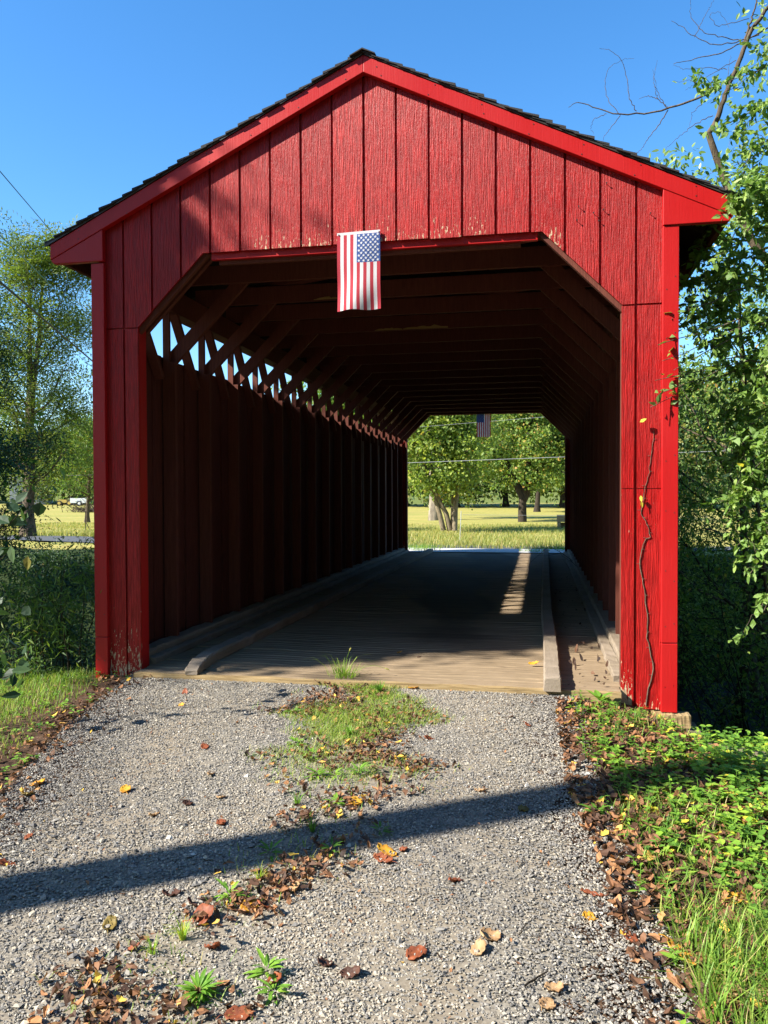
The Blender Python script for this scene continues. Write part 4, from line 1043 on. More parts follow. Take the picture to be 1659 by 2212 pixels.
# ------------------------------------------------------------------ shrubs built from arching stems
def shrub(name, base, label, cat='shrub', group=None, stems=14, h=2.0, spread=1.0, leaf=.05, lw=.5, n=6000, mat='leaf_dark', bark='twig', tintm=.45, lean=(0, 0), style='full', low=.15, r0=.012, droop=.35):
    root = empty(name, tuple(base), label, cat, group); g = Geo(); A = []; AD = []
    for k in range(stems):
        a = k*2.4+RNG.uniform(-.4, .4); o_ = RNG.uniform(.15, 1)
        P, _ = curve((math.cos(a)*.08, math.sin(a)*.08, 0), (math.cos(a)*o_*spread/h+lean[0], math.sin(a)*o_*spread/h+lean[1], 1), h*RNG.uniform(.65, 1.1), 12, .10, .05, droop*.3)
        g.tube(P, r0*(1-np.linspace(0, 1, 13)*.75), 5)
        for q in range(9):
            i_ = RNG.integers(max(1, int(low*12)), 13); d = unit(P[i_]-P[i_-1])+rand_dir(1)[0]*1.1
            C_, _ = curve(P[i_], d, h*RNG.uniform(.12, .34), 6, .2, 0, droop*.5); g.tube(C_, r0*.3*(1-np.linspace(0, 1, 7)*.7), 4)
            for m in range(1, 7): A.append(C_[m]); AD.append(C_[m]-C_[m-1])
    g.build('stems', M[bark], root, True)
    A = np.array(A); AD = unit(np.array(AD)); c = RNG.integers(0, len(A), n); tone = RNG.normal(0, .12, len(A))
    P = A[c]+RNG.standard_normal((n, 3))*leaf*(.9 if style == 'full' else 1.8)
    P, k_ = outside(P, base); c = c[k_]; n = len(c)
    D = AD[c]*.7+rand_dir(n)*.9; N = rand_dir(n, 1.0)+SUN*.4; tt = clip(tintm+tone[c]+RNG.normal(0, .16, n)); lg = Geo()
    L = leaf*RNG.uniform(.6, 1.25, n)
    if style == 'full': add_leaves(lg, P, D, N, L, L*lw, tt, .25, .2)
    else: add_diamonds(lg, P, D, N, L, L*lw, tt)
    lg.build('leaves', M[mat], root); return root

# ---- left side: shaded shrubs sloping down to the creek
LS = [(-3.2, 1.6, 1.7, .8, 'willow-leaved shrub right beside the left corner of the bridge', .07, .2),
      (-4.4, 1.0, 1.3, .9, 'dark narrow-leaved shrub just behind the left lawn', .07, .2),
      (-5.8, .9, 1.5, 1.0, 'dark green leafy shrub behind the lawn at the left picture edge', .06, .45),
      (-4.2, 3.2, 2.3, 1.0, 'shaded green bush on the creek bank left of the bridge', .06, .45),
      (-5.8, 3.0, 2.2, 1.1, 'second dark bush along the creek bank', .06, .45),
      (-7.4, 3.2, 2.1, 1.2, 'deep green bush at the left edge above the creek', .07, .45),
      (-5.0, 5.4, 2.9, 1.2, 'tall shaded bush over the creek close to the bridge wall', .07, .4),
      (-7.0, 5.6, 2.4, 1.3, 'wide dark bush over the creek, left of centre', .07, .4),
      (-9.2, 5.8, 2.5, 1.3, 'leafy dark bush over the creek at far left', .07, .4),
      (-6.2, 8.6, 3.2, 1.3, 'dark drooping bush near the bridge with hanging dead pods', .09, .35),
      (-8.6, 9.0, 2.8, 1.4, 'dark drooping bush in front of the road', .09, .35),
      (-11.4, 9.5, 2.4, 1.5, 'drooping bush in front of the road at far left', .09, .35),
      (-8.4, 12.6, 1.3, 1.2, 'green bush by the road edge near the bridge', .09, .4),
      (-11.4, 13.0, .9, 1.2, 'low green bush by the road further left', .09, .4),
      (-14.2, 13.6, .8, 1.3, 'low bush beside the road at the left edge', .09, .4)]
for k, (x, y, h_, sp, lab, lf, lw_) in enumerate(LS):
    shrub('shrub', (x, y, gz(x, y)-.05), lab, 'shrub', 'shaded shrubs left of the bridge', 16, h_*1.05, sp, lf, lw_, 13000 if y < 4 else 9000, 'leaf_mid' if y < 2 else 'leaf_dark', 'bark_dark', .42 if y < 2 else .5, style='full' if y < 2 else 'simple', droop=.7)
# upright willowy stems that catch some light in front of the dark bushes
for (u, v, Y, h_, lab) in ((152, 1295, .22, 1.15, 'upright willowy sapling with narrow leaves left of the bridge corner'), (112, 1320, .25, 1.1, 'slim narrow-leaved sapling in front of the dark bushes'), (62, 1370, .1, .85, 'short narrow-leaved sapling at the far left')):
    q = at(u, v, Y); x, y = q[0], q[1]; shrub('sapling', (x, y, gz(x, y)), lab, 'sapling', 'narrow-leaved saplings by the left corner', 4, h_, .22, .085, .16, 700, 'leaf_mid', 'bark_dark', .4, low=.25, r0=.007)
# low shaded undergrowth left
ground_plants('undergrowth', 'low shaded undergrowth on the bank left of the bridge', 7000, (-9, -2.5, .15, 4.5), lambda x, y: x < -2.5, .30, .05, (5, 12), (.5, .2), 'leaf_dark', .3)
# broad-leaved sapling at the left picture edge
sp = empty('broadleaf_sapling', (-2.75, -1.75, gz(-2.75, -1.75)), 'broad heart-leaved sapling reaching in at the left picture edge', 'sapling')
g = Geo(); b = np.array([0, 0, 0.]); LP, LD = [], []
for tgt in ((30, 1080), (45, 1105), (18, 1120), (15, 1195), (35, 1400), (55, 1440), (20, 1460), (10, 1300)):
    e = at(*tgt, -1.55+RNG.uniform(-.15, .2))-np.array(sp.location); m1 = e*.5+np.array([-.25, 0, .05]); P = np.array([b, m1*.6+(0, 0, .15), m1, e]); g.tube(P, [.008, .006, .004, .002], 5)
    for k in range(5): LP.append(e+RNG.normal(0, .05, 3)); LD.append(rand_dir(1, -.3)[0])
g.build('stems', M['bark_dark'], sp); lg = Geo(); n = len(LP)
add_leaves(lg, np.array(LP), np.array(LD), rand_dir(n, .6)+np.array([0, -.6, .2]), RNG.uniform(.07, .12, n), RNG.uniform(.055, .09, n), clip(RNG.normal(.35, .25, n)), .25, .3); lg.build('leaves', M['leaf_dark'], sp)

# ---- trees on the left
tree('locust_tree', (-17.5, 20.9, gz(-17.5, 20.9)), 11.6, 'tall airy locust tree with twin trunks and feathery leaves, left of the bridge', trunk_r=.24, trunks=2, first=.16, nl=34, spread=.25, sub=7, nleaf=40000, leaf=.17, lw=.30, limbr=.36, mat='leaf_locust', bark='bark', style='compound', up=.7, clump=.16, tintm=.40, lean=(.0, 0), tlean=.05)
tree('walnut_tree', (-8.1, 5.0, gz(-8.1, 5.0)), 8.0, 'dark compound-leaved tree at the left picture edge, nearer than the locust', trunk_r=.12, first=.35, nl=20, spread=.17, sub=6, nleaf=34000, leaf=.075, lw=.36, mat='leaf_dark', bark='bark_dark', style='compound', clump=.16, tintm=.62)
tree('round_tree', (*at(188, 1100, 36)[:2], gz(*at(188, 1100, 36)[:2])), 6.0, 'rounded green tree beside the left corner post, beyond the field', trunk_r=.14, first=.2, nl=22, spread=.42, sub=6, nleaf=16000, leaf=.14, lw=.5, mat='leaf_mid', style='simple', tintm=.5, clump=.5)
# trees out of frame that shade the left half of the portal and the creek bank
tree('maple_tree', (-11.2, -4.8, gz(-11.2, -4.8)), 13.6, 'tall narrow tree left of the drive, behind the viewer', trunk_r=.25, first=.67, nl=30, spread=.058, sub=8, nleaf=40000, leaf=.16, lw=.65, mat='leaf_mid', style='simple', clump=.13, trunk_wob=.015, tintm=.5)
tree('maple_tree', (-12.8, 5.6, gz(-12.8, 5.6)), 8.8, 'rounded tree standing over the creek, left of the view', trunk_r=.22, first=.25, nl=30, spread=.30, sub=7, nleaf=26000, leaf=.18, lw=.6, mat='leaf_mid', style='simple', clump=.5, tintm=.5)
tree('maple_tree', (-12.2, .4, gz(-12.2, .4)), 10.3, 'broad tree left of the creek bank, outside the view', trunk_r=.3, first=.32, nl=30, spread=.27, sub=7, nleaf=30000, leaf=.18, lw=.6, mat='leaf_mid', style='simple', clump=.5, tintm=.5)
g = Geo(); g.tube([(0, 0, -.3), (0, 0, 4), (0, 0, 8.2)], [.19, .175, .165], 14); pl = g.build('pole', M['pole'], None, True)
ex, ey = -6.0, -6.5
up_ = empty('utility_pole', (ex, ey, gz(ex, ey)), 'wooden utility pole beside the drive, casting the long dark shadow band across the gravel', 'pole'); pl.parent = up_

sh = tree('sky_screen_tree', (0, 0, 0), 13, 'x', 'tree', 'unseen trees added around the drive to screen the sky', trunk_r=.25, first=.12, nl=26, spread=.36, sub=6, nleaf=9000, leaf=.42, lw=.65, mat='leaf_mid', bark='bark', style='simple', tintm=.4, clump=.8)  # unseen trees added to block sky light and deepen the shade
for k, (x, y, s_, lab) in enumerate([(11.5, -10, .95, 'broad unseen tree added right of the drive to screen the sky'), (15, -3.5, .85, 'broad unseen tree added right of the bridge to screen the sky'), (4.5, -15, 1.0, 'broad unseen tree added straight behind the viewer to screen the sky'), (-3, -19, 1.0, 'broad unseen tree added further back along the drive, left side'), (11, -16, 1.1, 'tall unseen tree added back right of the drive'),
        (-12.5, -22, .95, 'broad unseen tree added far behind on the left'), (-26, -12, .9, 'broad unseen tree added far off to the left, behind the pole'), (-22, -2, .75, 'broad unseen tree added far left of the lawn')]):
    o = sh if k == 0 else copy_tree(sh); o.location = (x, y, gz(x, y)); o.rotation_euler = (0, 0, k*1.3); o.scale = (s_,)*3; o['label'] = lab
# ---- trees seen through the bridge
def stems_tree(name, base, polys, label, crown_c, crown_r, n, leaf, mat, bark, tintm, style='full', rad=.09, twigs=60, zmin=None):
    root = empty(name, tuple(base), label, 'tree'); g = Geo(); b = np.array(base); A = []
    for P in polys:
        P = np.array(P)-b; g.tube(P, rad*np.linspace(1.15, .45, len(P)), 7); A += list(P[len(P)//2:])
    cc = np.array(crown_c)-b; cr = np.array(crown_r)
    T = cc+unit(RNG.standard_normal((twigs, 3)))*cr*RNG.uniform(.3, 1.0, (twigs, 1))
    if zmin is not None: T[:, 2] = np.maximum(T[:, 2], zmin+RNG.uniform(0, .6, twigs))
    AA = np.array(A); anchors = []
    for t_ in T:
        s_ = AA[np.argmin(np.linalg.norm((AA-t_)*np.array([1, 1, 1.3]), axis=1))]; m_ = (s_+t_)/2+RNG.normal(0, .15, 3)+np.array([0, 0, .2])
        g.tube([s_, m_, t_], [rad*.35, rad*.2, rad*.06], 5)
        for k in range(5): anchors.append(s_+(t_-s_)*RNG.uniform(.55, 1.05)+RNG.normal(0, .25, 3))
    g.build('trunk', M[bark], root, True)
    A = np.array(anchors); c = RNG.integers(0, len(A), n); tone = RNG.normal(0, .13, len(A)); P = A[c]+RNG.standard_normal((n, 3))*.30*np.array([1, 1, .55])
    if zmin is not None: P = P[P[:, 2] > zmin-.35]; c = c[:len(P)]; n = len(P)
    lg = Geo(); D = rand_dir(n, -.5); N = rand_dir(n, 1.1)+SUN*.4; tt = clip(tintm+tone[c]+RNG.normal(0, .17, n)); L = leaf*RNG.uniform(.6, 1.25, n)
    if style == 'full': add_leaves(lg, P, D, N, L, L*.8, tt, .2, .2)
    else: add_diamonds(lg, P, D, N, L, L*.55, tt)
    lg.build('crown', M[mat], root); return root
def pp(pts, Y): return [at(u, v, Y+dy) for u, v, dy in pts]
b0 = at(968, 1147, 26.5)
stems_tree('clump_tree', b0, [pp([(958, 1146, 0), (948, 1105, 0), (935, 1065, 0), (920, 1015, -.2), (905, 960, -.5), (893, 900, -.6), (885, 850, -.6)], 26.5),
    pp([(972, 1146, .1), (964, 1110, .1), (945, 1075, 0), (936, 1035, 0), (928, 985, .3), (935, 920, .5)], 26.5), pp([(982, 1146, 0), (984, 1090, 0), (992, 1040, 0), (1000, 1000, .3), (1006, 950, .4), (1020, 890, .6)], 26.5),
    pp([(978, 1146, .2), (979, 1080, .2), (981, 1010, .5), (985, 950, .8), (975, 880, 1)], 26.5)], 'several-stemmed pale-barked tree just beyond the far bridge opening', at(955, 945, 26.6), (2.5, 2.0, 2.8), 17000, .135, 'leaf_yellow', 'bark_tan', .48, rad=.10, twigs=120, zmin=1.05)
b1 = at(1128, 1124, 38)
stems_tree('field_tree', (b1[0], b1[1], gz(b1[0], b1[1])), [[(b1[0], 38, gz(b1[0], 38)-.1)]+pp([(1128, 1100, 0), (1129, 1078, 0), (1137, 1040, 0), (1142, 990, .1), (1143, 930, .2), (1140, 860, .4)], 38), pp([(1129, 1080, 0), (1150, 1040, .2), (1175, 1000, .4), (1200, 960, .6)], 38), pp([(1130, 1075, 0), (1108, 1030, .2), (1090, 985, .6)], 38)],
    'dark-trunked green tree standing in the field right of centre through the bridge', at(1150, 935, 38.2), (4.0, 3.2, 3.7), 20000, .15, 'leaf_mid', 'bark_dark', .62, rad=.22, twigs=130, zmin=2.0)
b2 = at(938, 1121, 41)
stems_tree('sycamore_tree', (b2[0], b2[1], gz(b2[0], b2[1])), [[(b2[0], 41, gz(b2[0], 41)-.2), (b2[0]+.02, 41, 1.0), (b2[0], 41, 2.2), (b2[0]-.3, 41, 5), (b2[0]-.2, 41, 9)]], 'old tree with a thick pale mottled trunk behind the several-stemmed tree', (b2[0]-1, 43, 7), (4.5, 3.5, 4.2), 14000, .18, 'leaf_yellow', 'bark_pale', .35, 'simple', rad=.36, twigs=90, zmin=2.6)
b3 = at(1160, 1088, 75)
tree('field_tree', (b3[0], b3[1], gz(b3[0], b3[1])), 10, 'smaller distant tree with a thin trunk behind the dark-trunked one', trunk_r=.3, first=.22, nl=20, spread=.40, sub=5, nleaf=9000, leaf=.42, lw=.55, mat='leaf_yellow', bark='bark_dark', style='simple', tintm=.3, clump=.5)
# far tree line, three kinds copied along the field edge
kinds = []
for k, (mt, h_, sp, ti) in enumerate((('leaf_mid', 13, .38, .55), ('leaf_yellow', 11, .42, .30), ('leaf_dark', 12, .40, .85))):
    kinds.append(tree('distant_tree', (0, 0, 0), h_, 'x', 'tree', 'trees along the far edge of the field', trunk_r=.3, first=.10, nl=26, spread=sp, sub=6, nleaf=15000, leaf=.46, lw=.6, mat=mt, bark='bark_dark', style='simple', tintm=ti, clump=.75))
TL = [(-98, 118, 2, 1.0), (-88, 123, 0, .95), (-80, 121, 2, .95), (-74, 128, 1, .85), (-66, 122, 1, .8), (-58, 124, 0, 1.0), (-47, 116, 0, 1.15), (-36, 108, 1, 1.2),
      (-24, 102, 0, 1.2), (-16, 98, 1, 1.25), (-9, 96, 2, 1.1), (-3, 100, 0, 1.25), (4, 95, 1, 1.2), (11, 98, 0, 1.3), (19, 94, 2, 1.2), (28, 96, 0, 1.2), (38, 95, 1, 1.2), (49, 93, 0, 1.2)]
KL = ('mid-green', 'yellow-green', 'dark green'); SP_ = ('seen left of the bridge beyond the field', 'hidden mostly behind the bridge wall', 'seen through the far bridge opening', 'behind the thicket right of the bridge')
used = set(); cnt = {}
for (x, y, k, s_) in TL:
    a = math.degrees(math.atan2(x-CAM[0], y-CAM[1])); w_ = 0 if a < -26 else 1 if a < -9.5 else 2 if a < 4.5 else 3
    lab = '%s distant tree %s' % (KL[k], SP_[w_]); cnt[lab] = cnt.get(lab, 0)+1
    if cnt[lab] > 1: lab += ', '+('further right' if cnt[lab] == 2 else 'rightmost of its kind')
    o = kinds[k] if k not in used else copy_tree(kinds[k]); used.add(k)
    o.location = (x, y, gz(x, y)-.1); o.rotation_euler = (0, 0, RNG.uniform(0, 6.28)); o.scale = (s_*1.15, s_*1.15, s_); o['label'] = lab

# ---- right side thicket
tree('thicket_tree', (4.0, 6.0, gz(4.0, 6.0)), 7.4, 'dark-trunked tree in the thicket directly behind the right corner post', group='thicket right of the bridge', trunk_r=.11, first=.25, nl=22, spread=.28, sub=6, nleaf=13000, leaf=.075, lw=.5, mat='leaf_mid', bark='bark_dark', style='simple', tintm=.55, clump=.35, topw=1)
tree('thicket_tree', (5.2, 8.6, gz(5.2, 8.6)), 8.2, 'second thicket tree, further back with a forked crown', group='thicket right of the bridge', trunk_r=.12, trunks=2, first=.2, nl=22, spread=.30, sub=6, nleaf=14000, leaf=.08, lw=.5, mat='leaf_olive', bark='bark', style='simple', tintm=.45, clump=.4)
tree('thicket_tree', (6.6, 5.0, gz(6.6, 5.0)), 7.8, 'thicket tree at the right picture edge with pale leaves', group='thicket right of the bridge', trunk_r=.12, first=.15, nl=22, spread=.30, sub=6, nleaf=13000, leaf=.075, lw=.5, mat='leaf_olive', bark='bark_dark', style='simple', tintm=.55, clump=.4)
RS = [(3.95, 3.3, 3.6, .9, 'tangled shaded bush close behind the right corner post'), (4.8, 2.9, 3.9, 1.2, 'tangled bush at the right picture edge, in front of the thicket'), (3.7, 9.0, 4.2, 1.2, 'tangled bush over the creek beyond the right wall'),
      (5.8, 11.0, 4.4, 1.6, 'leafy bush on the far creek bank, right'), (4.2, 13.2, 3.6, 1.3, 'bush on the far bank right of the bridge end'), (8.2, 9.2, 4.6, 1.7, 'large bush on the far right over the creek'), (7.8, 13.5, 4.2, 1.6, 'bush behind the thicket near the far right')]
for (x, y, h_, s_, lab) in RS:
    shrub('bush', (x, y, gz(x, y)-.05), lab, 'bush', 'bushes right of the bridge', 22, h_, s_, .06, .5, 7500, 'leaf_mid', 'bark_dark', .5, style='simple', low=.05, r0=.016)
ground_plants('creek_undergrowth', 'dark undergrowth on the creek bank right of the bridge', 5200, (2.5, 6, .3, 3.2), lambda x, y: x > 2.4, .25, .05, (5, 11), (.4, .2), 'leaf_dark', .4)

# near olive-like shrub whose sprays hang in front of the corner board
ns = empty('olive_shrub', (3.55, .55, gz(3.55, .55)), 'silvery green leafy shrub whose sprays overlap the right corner of the bridge', 'shrub')
NB = np.array(ns.location); g = Geo(); SP1 = []
def stem(pts, r0, keep=True):
    P = [np.array(p, float) for p in pts]; Q = []
    for a in range(len(P)-1):
        for k in range(4): Q.append(P[a]+(P[a+1]-P[a])*k/4)
    Q.append(P[-1]); Q = np.array(Q); Q[1:-1] += RNG.normal(0, .010, (len(Q)-2, 3)); g.tube(Q-NB, np.linspace(r0, r0*.3, len(Q)), 5); return Q
LP, LD, LT = [], [], []
def spray(Q, n, jit=.02, tm=.5):
    for k in range(n):
        f = RNG.uniform(.15, 1.0)*(len(Q)-1); i_ = min(int(f), len(Q)-2); p = Q[i_]+(Q[i_+1]-Q[i_])*(f-i_); d = unit(Q[i_+1]-Q[i_])
        LP.append(p+RNG.normal(0, jit, 3)-NB); LD.append(d*.6+rand_dir(1)[0]); LT.append(RNG.normal(tm, .2))
hub = [(3.5, .6, .2), (3.45, .7, 1.5), (3.5, .8, 2.8), (3.6, 1.0, 4.0)]
main = [stem([NB, (3.5, .6, 0), (3.4, .6, 1.2), (3.5, .7, 2.4), (3.45, .8, 3.6), (3.5, .9, 4.4)], .03), stem([NB+(.2, .2, 0), (3.8, .9, .8), (4.0, 1.1, 2.2), (3.9, 1.2, 3.8), (3.8, 1.3, 5.0)], .028), stem([NB+(-.1, .3, 0), (3.3, 1.3, .6), (3.2, 1.6, 2.0), (3.1, 1.5, 3.2)], .025)]
ends = [(1570, 440, -.18), (1548, 468, -.16), (1585, 405, -.12), (1600, 485, -.15), (1565, 520, .1), (1620, 450, .1), (1500, 560, .6), (1480, 620, .7), (1500, 680, .6), (1490, 720, .5), (1530, 500, .7), (1560, 440, .5), (1545, 395, .9), (1600, 330, .8), (1520, 290, .9), (1510, 200, 1.0), (1640, 280, .7), (1420, 745, .02-.16), (1430, 780, -.15), (1415, 822, -.14), (1425, 850, -.16), (1405, 880, -.13), (1455, 800, -.1), (1450, 690, -.05),
        (1560, 900, .3), (1570, 950, .2), (1565, 1000, .3), (1600, 860, .2), (1570, 1110, .1), (1600, 1060, .2), (1590, 1180, .1), (1620, 1240, .1), (1640, 1140, .1), (1650, 960, 0), (1640, 800, .1), (1610, 740, .4), (1570, 660, .5), (1560, 600, .4), (1620, 560, .3), (1650, 470, .5), (1600, 420, .6), (1640, 640, .3), (1540, 760, .6), (1580, 820, .5), (1610, 500, .5), (1655, 380, .5), (1650, 1320, .0), (1630, 1010, .1)]
for (u, v, Y) in ends:
    e = at(u, v, Y); m_ = min(main, key=lambda q: abs(np.linalg.norm(q[10]-e)))
    i_ = int(np.argmin(np.abs(m_[:, 2]-(e[2]+.25)))); s0 = m_[i_]
    mid = (s0+e)/2+np.array([.05, 0, .18]); Q = stem([s0, mid, e], .008)
    spray(Q[3:], 44 if u > 1470 else 16, .022, .45)
    for q in range(7 if u > 1470 else 4):
        j_ = RNG.integers(3, len(Q)-1); d = unit(Q[j_]-Q[j_-1])+rand_dir(1)[0]*.9; ln = RNG.uniform(.12, .32) if u > 1470 else .07
        Q2 = stem([Q[j_], Q[j_]+d*ln*.5, Q[j_]+d*ln+np.array([0, 0, -.02])], .003); spray(Q2, 17 if u > 1470 else 7, .018, .47)
g.build('stems', M['twig'], ns, True)
n = len(LP); lg = Geo(); L = RNG.uniform(.045, .085, n)
add_leaves(lg, np.array(LP), np.array(LD), rand_dir(n, .9)+SUN*.5, L, L*.52, clip(np.array(LT)), .3, .3, wob=.045); lg.build('leaves', M['leaf_olive'], ns)

# leaning limb with bare curling twigs above the right eave
def twig_path(pts, Y): return np.array([at(u, v, Y+dy) for u, v, dy in pts])
lt = empty('leaning_tree', (4.6, 1.6, gz(4.6, 1.6)), 'dark leaning limb with long bare curling twigs above the right eave', 'tree')
LB = np.array(lt.location); g = Geo()
def smooth(P, n=24):
    P = np.array(P); t_ = np.linspace(0, 1, len(P)); s_ = np.linspace(0, 1, n); out = np.zeros((n, 3))
    for k in range(3):
        c_ = P[:, k]; a_ = np.interp(s_, t_, c_); out[:, k] = a_
    for _ in range(3): out[1:-1] = (out[:-2]+out[1:-1]*2+out[2:])/4
    return out
def limb(pts, r0, r1, Y=1.4, wob=.004):
    P = smooth([at(u, v, Y+dy) for u, v, dy in pts], 26); P[1:-1] += RNG.normal(0, wob, (24, 3)); g.tube(P-LB, np.linspace(r0, r1, 26), 6); return P
trunk0 = [LB+(0, 0, 0), np.array([4.6, 1.6, 1.0]), np.array([4.3, 1.5, 2.6]), at(1640, 560, 1.4), at(1568, 400, 1.4), at(1530, 288, 1.4)]
P = smooth(trunk0, 30); g.tube(P-LB, np.linspace(.06, .026, 30), 8)
limb([(1528, 292, 0), (1550, 258, 0), (1562, 222, 0), (1570, 190, 0), (1592, 150, 0), (1606, 110, 0), (1618, 70, 0), (1645, 35, 0), (1680, -10, 0), (1730, -60, 0)], .024, .016)
limb([(1606, 98, 0), (1620, 50, 0), (1630, 20, 0), (1640, -20, 0)], .010, .005)
limb([(1558, 190, 0), (1525, 205, 0), (1480, 222, .1), (1443, 236, .1), (1390, 246, .1), (1340, 249, .1), (1300, 238, .1), (1262, 222, .1), (1240, 220, .1), (1228, 232, .1)], .011, .002)
limb([(1443, 236, .1), (1425, 215, .1), (1400, 206, .1), (1380, 214, .1)], .004, .0015)
limb([(1375, 240, .1), (1360, 215, .1), (1354, 170, .1), (1345, 130, .1), (1320, 108, .1), (1295, 104, .1)], .004, .0012)
limb([(1340, 249, .1), (1315, 220, .1), (1305, 180, .1), (1315, 145, .1), (1345, 128, .1), (1370, 126, .1)], .003, .001)
limb([(1443, 238, .1), (1425, 270, .1), (1405, 292, .1), (1390, 315, .1), (1372, 335, .1)], .005, .0015)
limb([(1340, 250, .1), (1320, 275, .1), (1305, 295, .1), (1303, 312, .1)], .0035, .001)
limb([(1310, 246, .1), (1285, 256, .1), (1275, 275, .1), (1282, 290, .1)], .003, .001)
limb([(1440, 232, .1), (1420, 200, .1), (1412, 165, .1), (1420, 130, .1)], .003, .001)
limb([(1420, 215, .1), (1415, 190, .1), (1410, 150, .1)], .003, .001)
limb([(1700, 40, 0), (1640, 70, 0), (1590, 100, 0), (1540, 120, 0), (1490, 130, 0), (1455, 138, 0)], .007, .002)
limb([(1640, 75, 0), (1590, 92, 0), (1540, 98, 0), (1500, 80, 0), (1470, 55, 0), (1450, 45, 0)], .005, .0015)
limb([(1600, 88, 0), (1560, 80, 0), (1520, 70, 0), (1495, 45, 0), (1490, 10, 0), (1495, -20, 0)], .004, .0012)
limb([(1570, 150, 0), (1530, 145, 0), (1480, 150, 0), (1455, 140, 0)], .003, .001)
limb([(1590, 130, 0), (1545, 155, 0), (1510, 175, 0), (1480, 195, 0)], .003, .001)
limb([(1618, 40, 0), (1580, 50, 0), (1545, 60, 0), (1530, 30, 0), (1555, 25, 0), (1575, 60, 0)], .003, .001)
limb([(1500, 80, 0), (1520, 40, 0), (1545, -5, 0)], .003, .001)
limb([(1540, 250, 0), (1500, 268, 0), (1460, 300, 0), (1430, 330, 0)], .004, .001)
limb([(1520, 220, 0), (1495, 245, 0), (1490, 275, 0)], .003, .001)
limb([(1575, 210, 0), (1572, 170, 0), (1578, 120, 0)], .003, .001)
g.build('branches', M['bark'], lt, True)
cl = []
for (u, v, n_) in ((1510, 160, 3), (1520, 200, 7), (1600, 330, 26), (1560, 350, 26), (1630, 380, 30), (1590, 420, 26), (1510, 372, 22), (1540, 400, 22), (1480, 352, 12), (1640, 320, 24), (1545, 208, 5), (1535, 195, 3), (1625, 60, 8), (1640, 20, 12), (1650, 120, 18), (1630, 150, 16), (1615, 190, 14), (1645, 250, 14), (1600, 20, 5), (1640, 95, 12), (1580, 235, 10), (1600, 260, 12), (1470, 330, 12), (1440, 338, 10), (1425, 350, 8), (1455, 352, 12), (1650, 180, 14), (1658, 60, 12), (1560, 270, 8), (1500, 330, 12)):
    for k in range(n_): cl.append(at(u+RNG.normal(0, 9), v+RNG.normal(0, 9), 1.4+RNG.uniform(-.15, .25))-LB)
leafset('leaves', 'leaf_olive', lt, cl, .062, .028, tint=(.42, .22))

# ---- power lines
def wire(a, b, r_, mat, label, ext=(-.6, .5), sag=.0):
    a, b = np.array(a), np.array(b); s_ = np.linspace(ext[0], 1+ext[1], 30); P = a+(b-a)*s_[:, None]; P[:, 2] -= sag*(1-((s_-.5)/(.5+max(ext)))**2)
    g = Geo(); g.tube(P, r_, 6); tag(g.build('cable', M[mat]), label, 'cable')
wire(at(0, 370, 5), at(207, 613, 16), .0085, 'wire_green', 'thin green cable passing behind the left end of the roof')
wire(at(48, 555, 9), at(207, 713, 19), .010, 'wire_green', 'thin green cable crossing the locust tree')
wire(at(0, 609, 7), at(209, 788, 17), .022, 'wire_black', 'thick black cable crossing the locust tree above the road')
wire(at(85, 1030, 23), at(1222, 987, 23), .011, 'wire_pale', 'pale cable strung low across the field, seen through the bridge', (-.4, .7))
wire(at(1110, 906, 24), at(1222, 897, 24), .006, 'wire_pale', 'thin pale wire at the top of the far bridge opening', (-6, 3))

# ---- electric fence, block, stakes
q = at(993, 1157, 20.5); q[2] = gz(q[0], q[1]); g = Geo(); g.tube([(0, 0, 0), (.03, 0, .52), (.05, 0, 1.0)], .012, 6)
o = tag(g.build('fence_post', M['steel']), 'thin grey metal fence post in the tall grass beyond the bridge', 'fence post'); o.location = tuple(q)
wire(at(1000, 1112, 20.5), at(1222, 1114, 22), .006, 'wire_pale', 'thin fence wire stretched over the grass from the metal post', (0, 1.5))
q = at(1219, 1138, 30); z = gz(q[0], q[1]); g = Geo(); g.box(-.32, .32, -.2, .2, .32, .62); g.box(-.30, -.16, -.18, .18, 0, .32); g.box(.16, .30, -.18, .18, 0, .32); g.box(-.28, .28, .12, .18, .05, .28)
o = tag(g.build('wooden_crate', M['timber']), 'small pale wooden crate in the field by the right edge of the far opening', 'crate'); o.location = (q[0], q[1], z)
q = at(185, 1135, 26); g = Geo(); g.tube([(0, 0, 0), (0, 0, .9)], .02, 5); g.tube([(0, 0, .45), (.25, 0, 0)], .015, 5)
o = tag(g.build('stake', M['bark_dark']), 'thin propped stake standing in the yellow field at left', 'stake'); o.location = (q[0], q[1], gz(q[0], q[1]))

# ---- far farm things
def disc(g, c, r_, w_, ax, n=18, mi=0, tint=.5):
    a = np.arange(n)*2*math.pi/n; V = []
    for s_ in (-.5, .5):
        for t_ in a:
            p = [0, 0, 0]; p[ax] = s_*w_; p[(ax+1) % 3] = r_*math.cos(t_); p[(ax+2) % 3] = r_*math.sin(t_); V.append(np.array(c)+p)
    g.add(V, [tuple(range(n-1, -1, -1)), tuple(range(n, 2*n))]+[(i, (i+1) % n, (i+1) % n+n, i+n) for i in range(n)], tint, mi)
q = at(174, 1092, 112); tz = gz(q[0], q[1]); tr = empty('pickup_bed_trailer', (q[0], q[1], tz), 'white pickup bed trailer with a dark tailgate parked at the edge of the field', 'trailer')
tr.rotation_euler = (0, 0, R(18)); g = Geo()
g.prism([(-1.35, .45), (-.45, .45), (-.38, .72), (-.15, .86), (.15, .86), (.38, .72), (.45, .45), (1.2, .45), (1.28, .60), (1.28, 1.22), (-1.35, 1.22)], -.85, -.80); g.prism([(-1.35, .45), (1.2, .45), (1.28, .60), (1.28, 1.22), (-1.35, 1.22)], .80, .85)
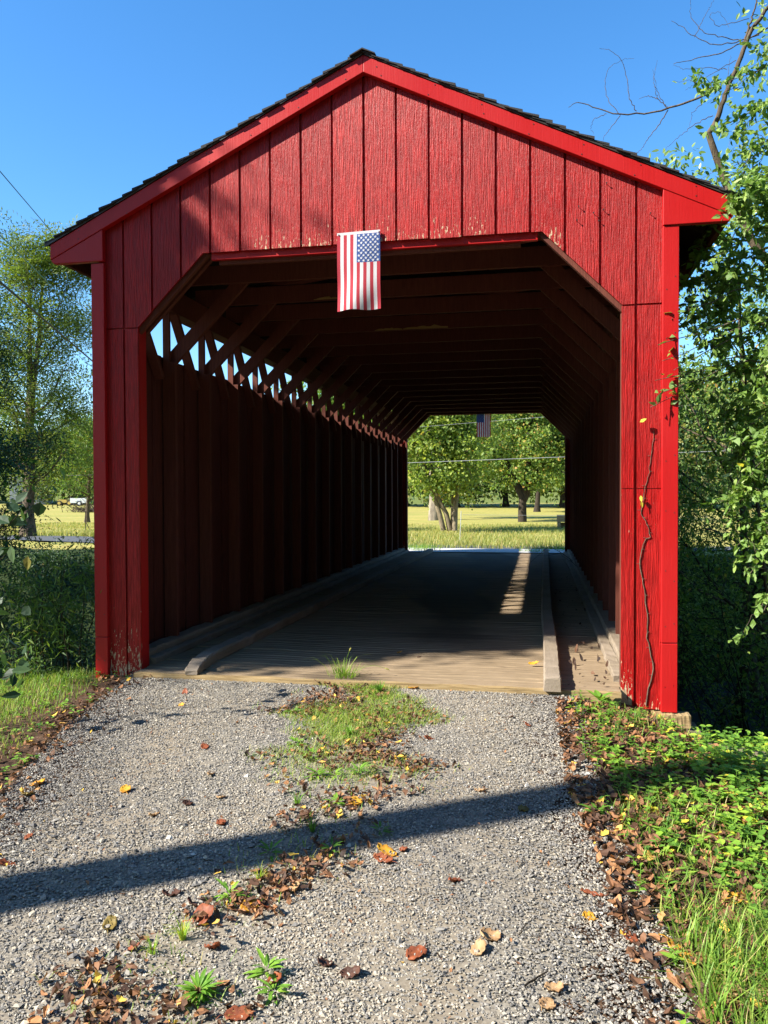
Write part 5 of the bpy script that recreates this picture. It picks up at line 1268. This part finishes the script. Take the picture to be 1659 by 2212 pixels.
g.box(-1.4, -1.35, -.85, .85, .45, 1.24); g.box(-1.35, 1.2, -.80, .80, .45, .52); g.build('bed', M['white_paint'], tr)
g = Geo(); g.box(1.285, 1.33, -.78, .78, .55, 1.2); g.build('tailgate', M['dark_inside'], tr)
g = Geo(); g.box(1.3, 1.45, -.85, .85, .36, .50); g.build('bumper', M['white_paint'], tr)
for s_ in (-1, 1):
    g = Geo(); disc(g, (0, 0, 0), .38, .22, 1); wh = g.build('wheel', M['tyre'], tr); wh.location = (0, s_*.78, .38)
    g = Geo(); disc(g, (0, 0, 0), .22, .24, 1); g.build('rim', M['white_paint'], wh)
q = at(141, 1092, 112); mo = empty('garden_tractor', (q[0], q[1], gz(q[0], q[1])), 'small yellow garden tractor parked left of the white trailer', 'tractor'); mo.rotation_euler = (0, 0, R(18))
g = Geo(); g.prism([(-1.1, .45), (1.0, .45), (1.0, .75), (.3, .80), (.2, .95), (-.9, 1.0), (-1.15, .85)], -.35, .35); g.build('body', M['yellow_paint'], mo)
g = Geo(); g.prism([(.3, .85), (.9, .85), (.95, 1.7), (.85, 1.75), (.75, 1.0), (.3, .98)], -.3, .3); g.build('seat', M['bark'], mo)
g = Geo(); g.tube([(.0, 0, .9), (.15, 0, 1.3)], .03, 6); disc(g, (.17, 0, 1.33), .2, .04, 0); g.build('steering_wheel', M['tyre'], mo)
for x, r_ in ((-.8, .40), (.75, .42)):
    for s_ in (-1, 1):
        g = Geo(); disc(g, (0, 0, 0), r_, .24, 1); wh = g.build('wheel', M['tyre'], mo); wh.location = (x, s_*.48, r_)
        g = Geo(); disc(g, (0, 0, 0), r_*.6, .26, 1); g.build('rim', M['yellow_paint'], wh)
q = at(62, 1088, 118); bz = gz(q[0], q[1]); bn = empty('barn', (q[0], q[1], bz), 'pale grey barn with slatted openings, half hidden behind the locust trunk', 'barn'); bn.rotation_euler = (0, 0, R(25))
g = Geo(); g.box(-3, 3, 0, 6, -.2, 4.0); g.prism([(-3, 4.0), (3, 4.0), (0, 6.0)], 0, 6); g.build('wall', M['grey_board'], bn)
for s_ in (-1, 1):
    g = Geo(); pts = [(0, 6.02), (s_*3.4, 3.75), (s_*3.4, 3.88), (0, 6.15)]
    if s_ < 0: pts = pts[::-1]
    g.prism(pts, -.4, 6.4); g.build('roof', M['roof_grey'], bn)
for r_ in range(4):
    for c_ in (1.2, 2.2):
        g = Geo(); g.box(c_-.35, c_+.35, -.03, -.002, .9+r_*.7, 1.15+r_*.7); g.build('vent', M['barn_dark'], bn)
g = Geo(); g.box(-1.8, -.2, -.04, -.002, -.1, 2.4); g.build('door', M['barn_dark'], bn)
# brush pile by the left corner post
q = at(200, 1118, 60); g = Geo()
for k in range(160):
    a = RNG.uniform(0, 6.28); p = np.array([RNG.normal(0, .9), RNG.normal(0, .8), 0]); d = np.array([math.cos(a), math.sin(a), RNG.uniform(.1, .9)])*RNG.uniform(.6, 1.5); g.tube([p, p+d*.5+(0, 0, .1), p+d], [.03, .02, .008], 4)
o = tag(g.build('brush_pile', M['bark']), 'heap of grey cut branches in the field beside the left corner post', 'brush pile'); o.location = (q[0], q[1], gz(q[0], q[1]))
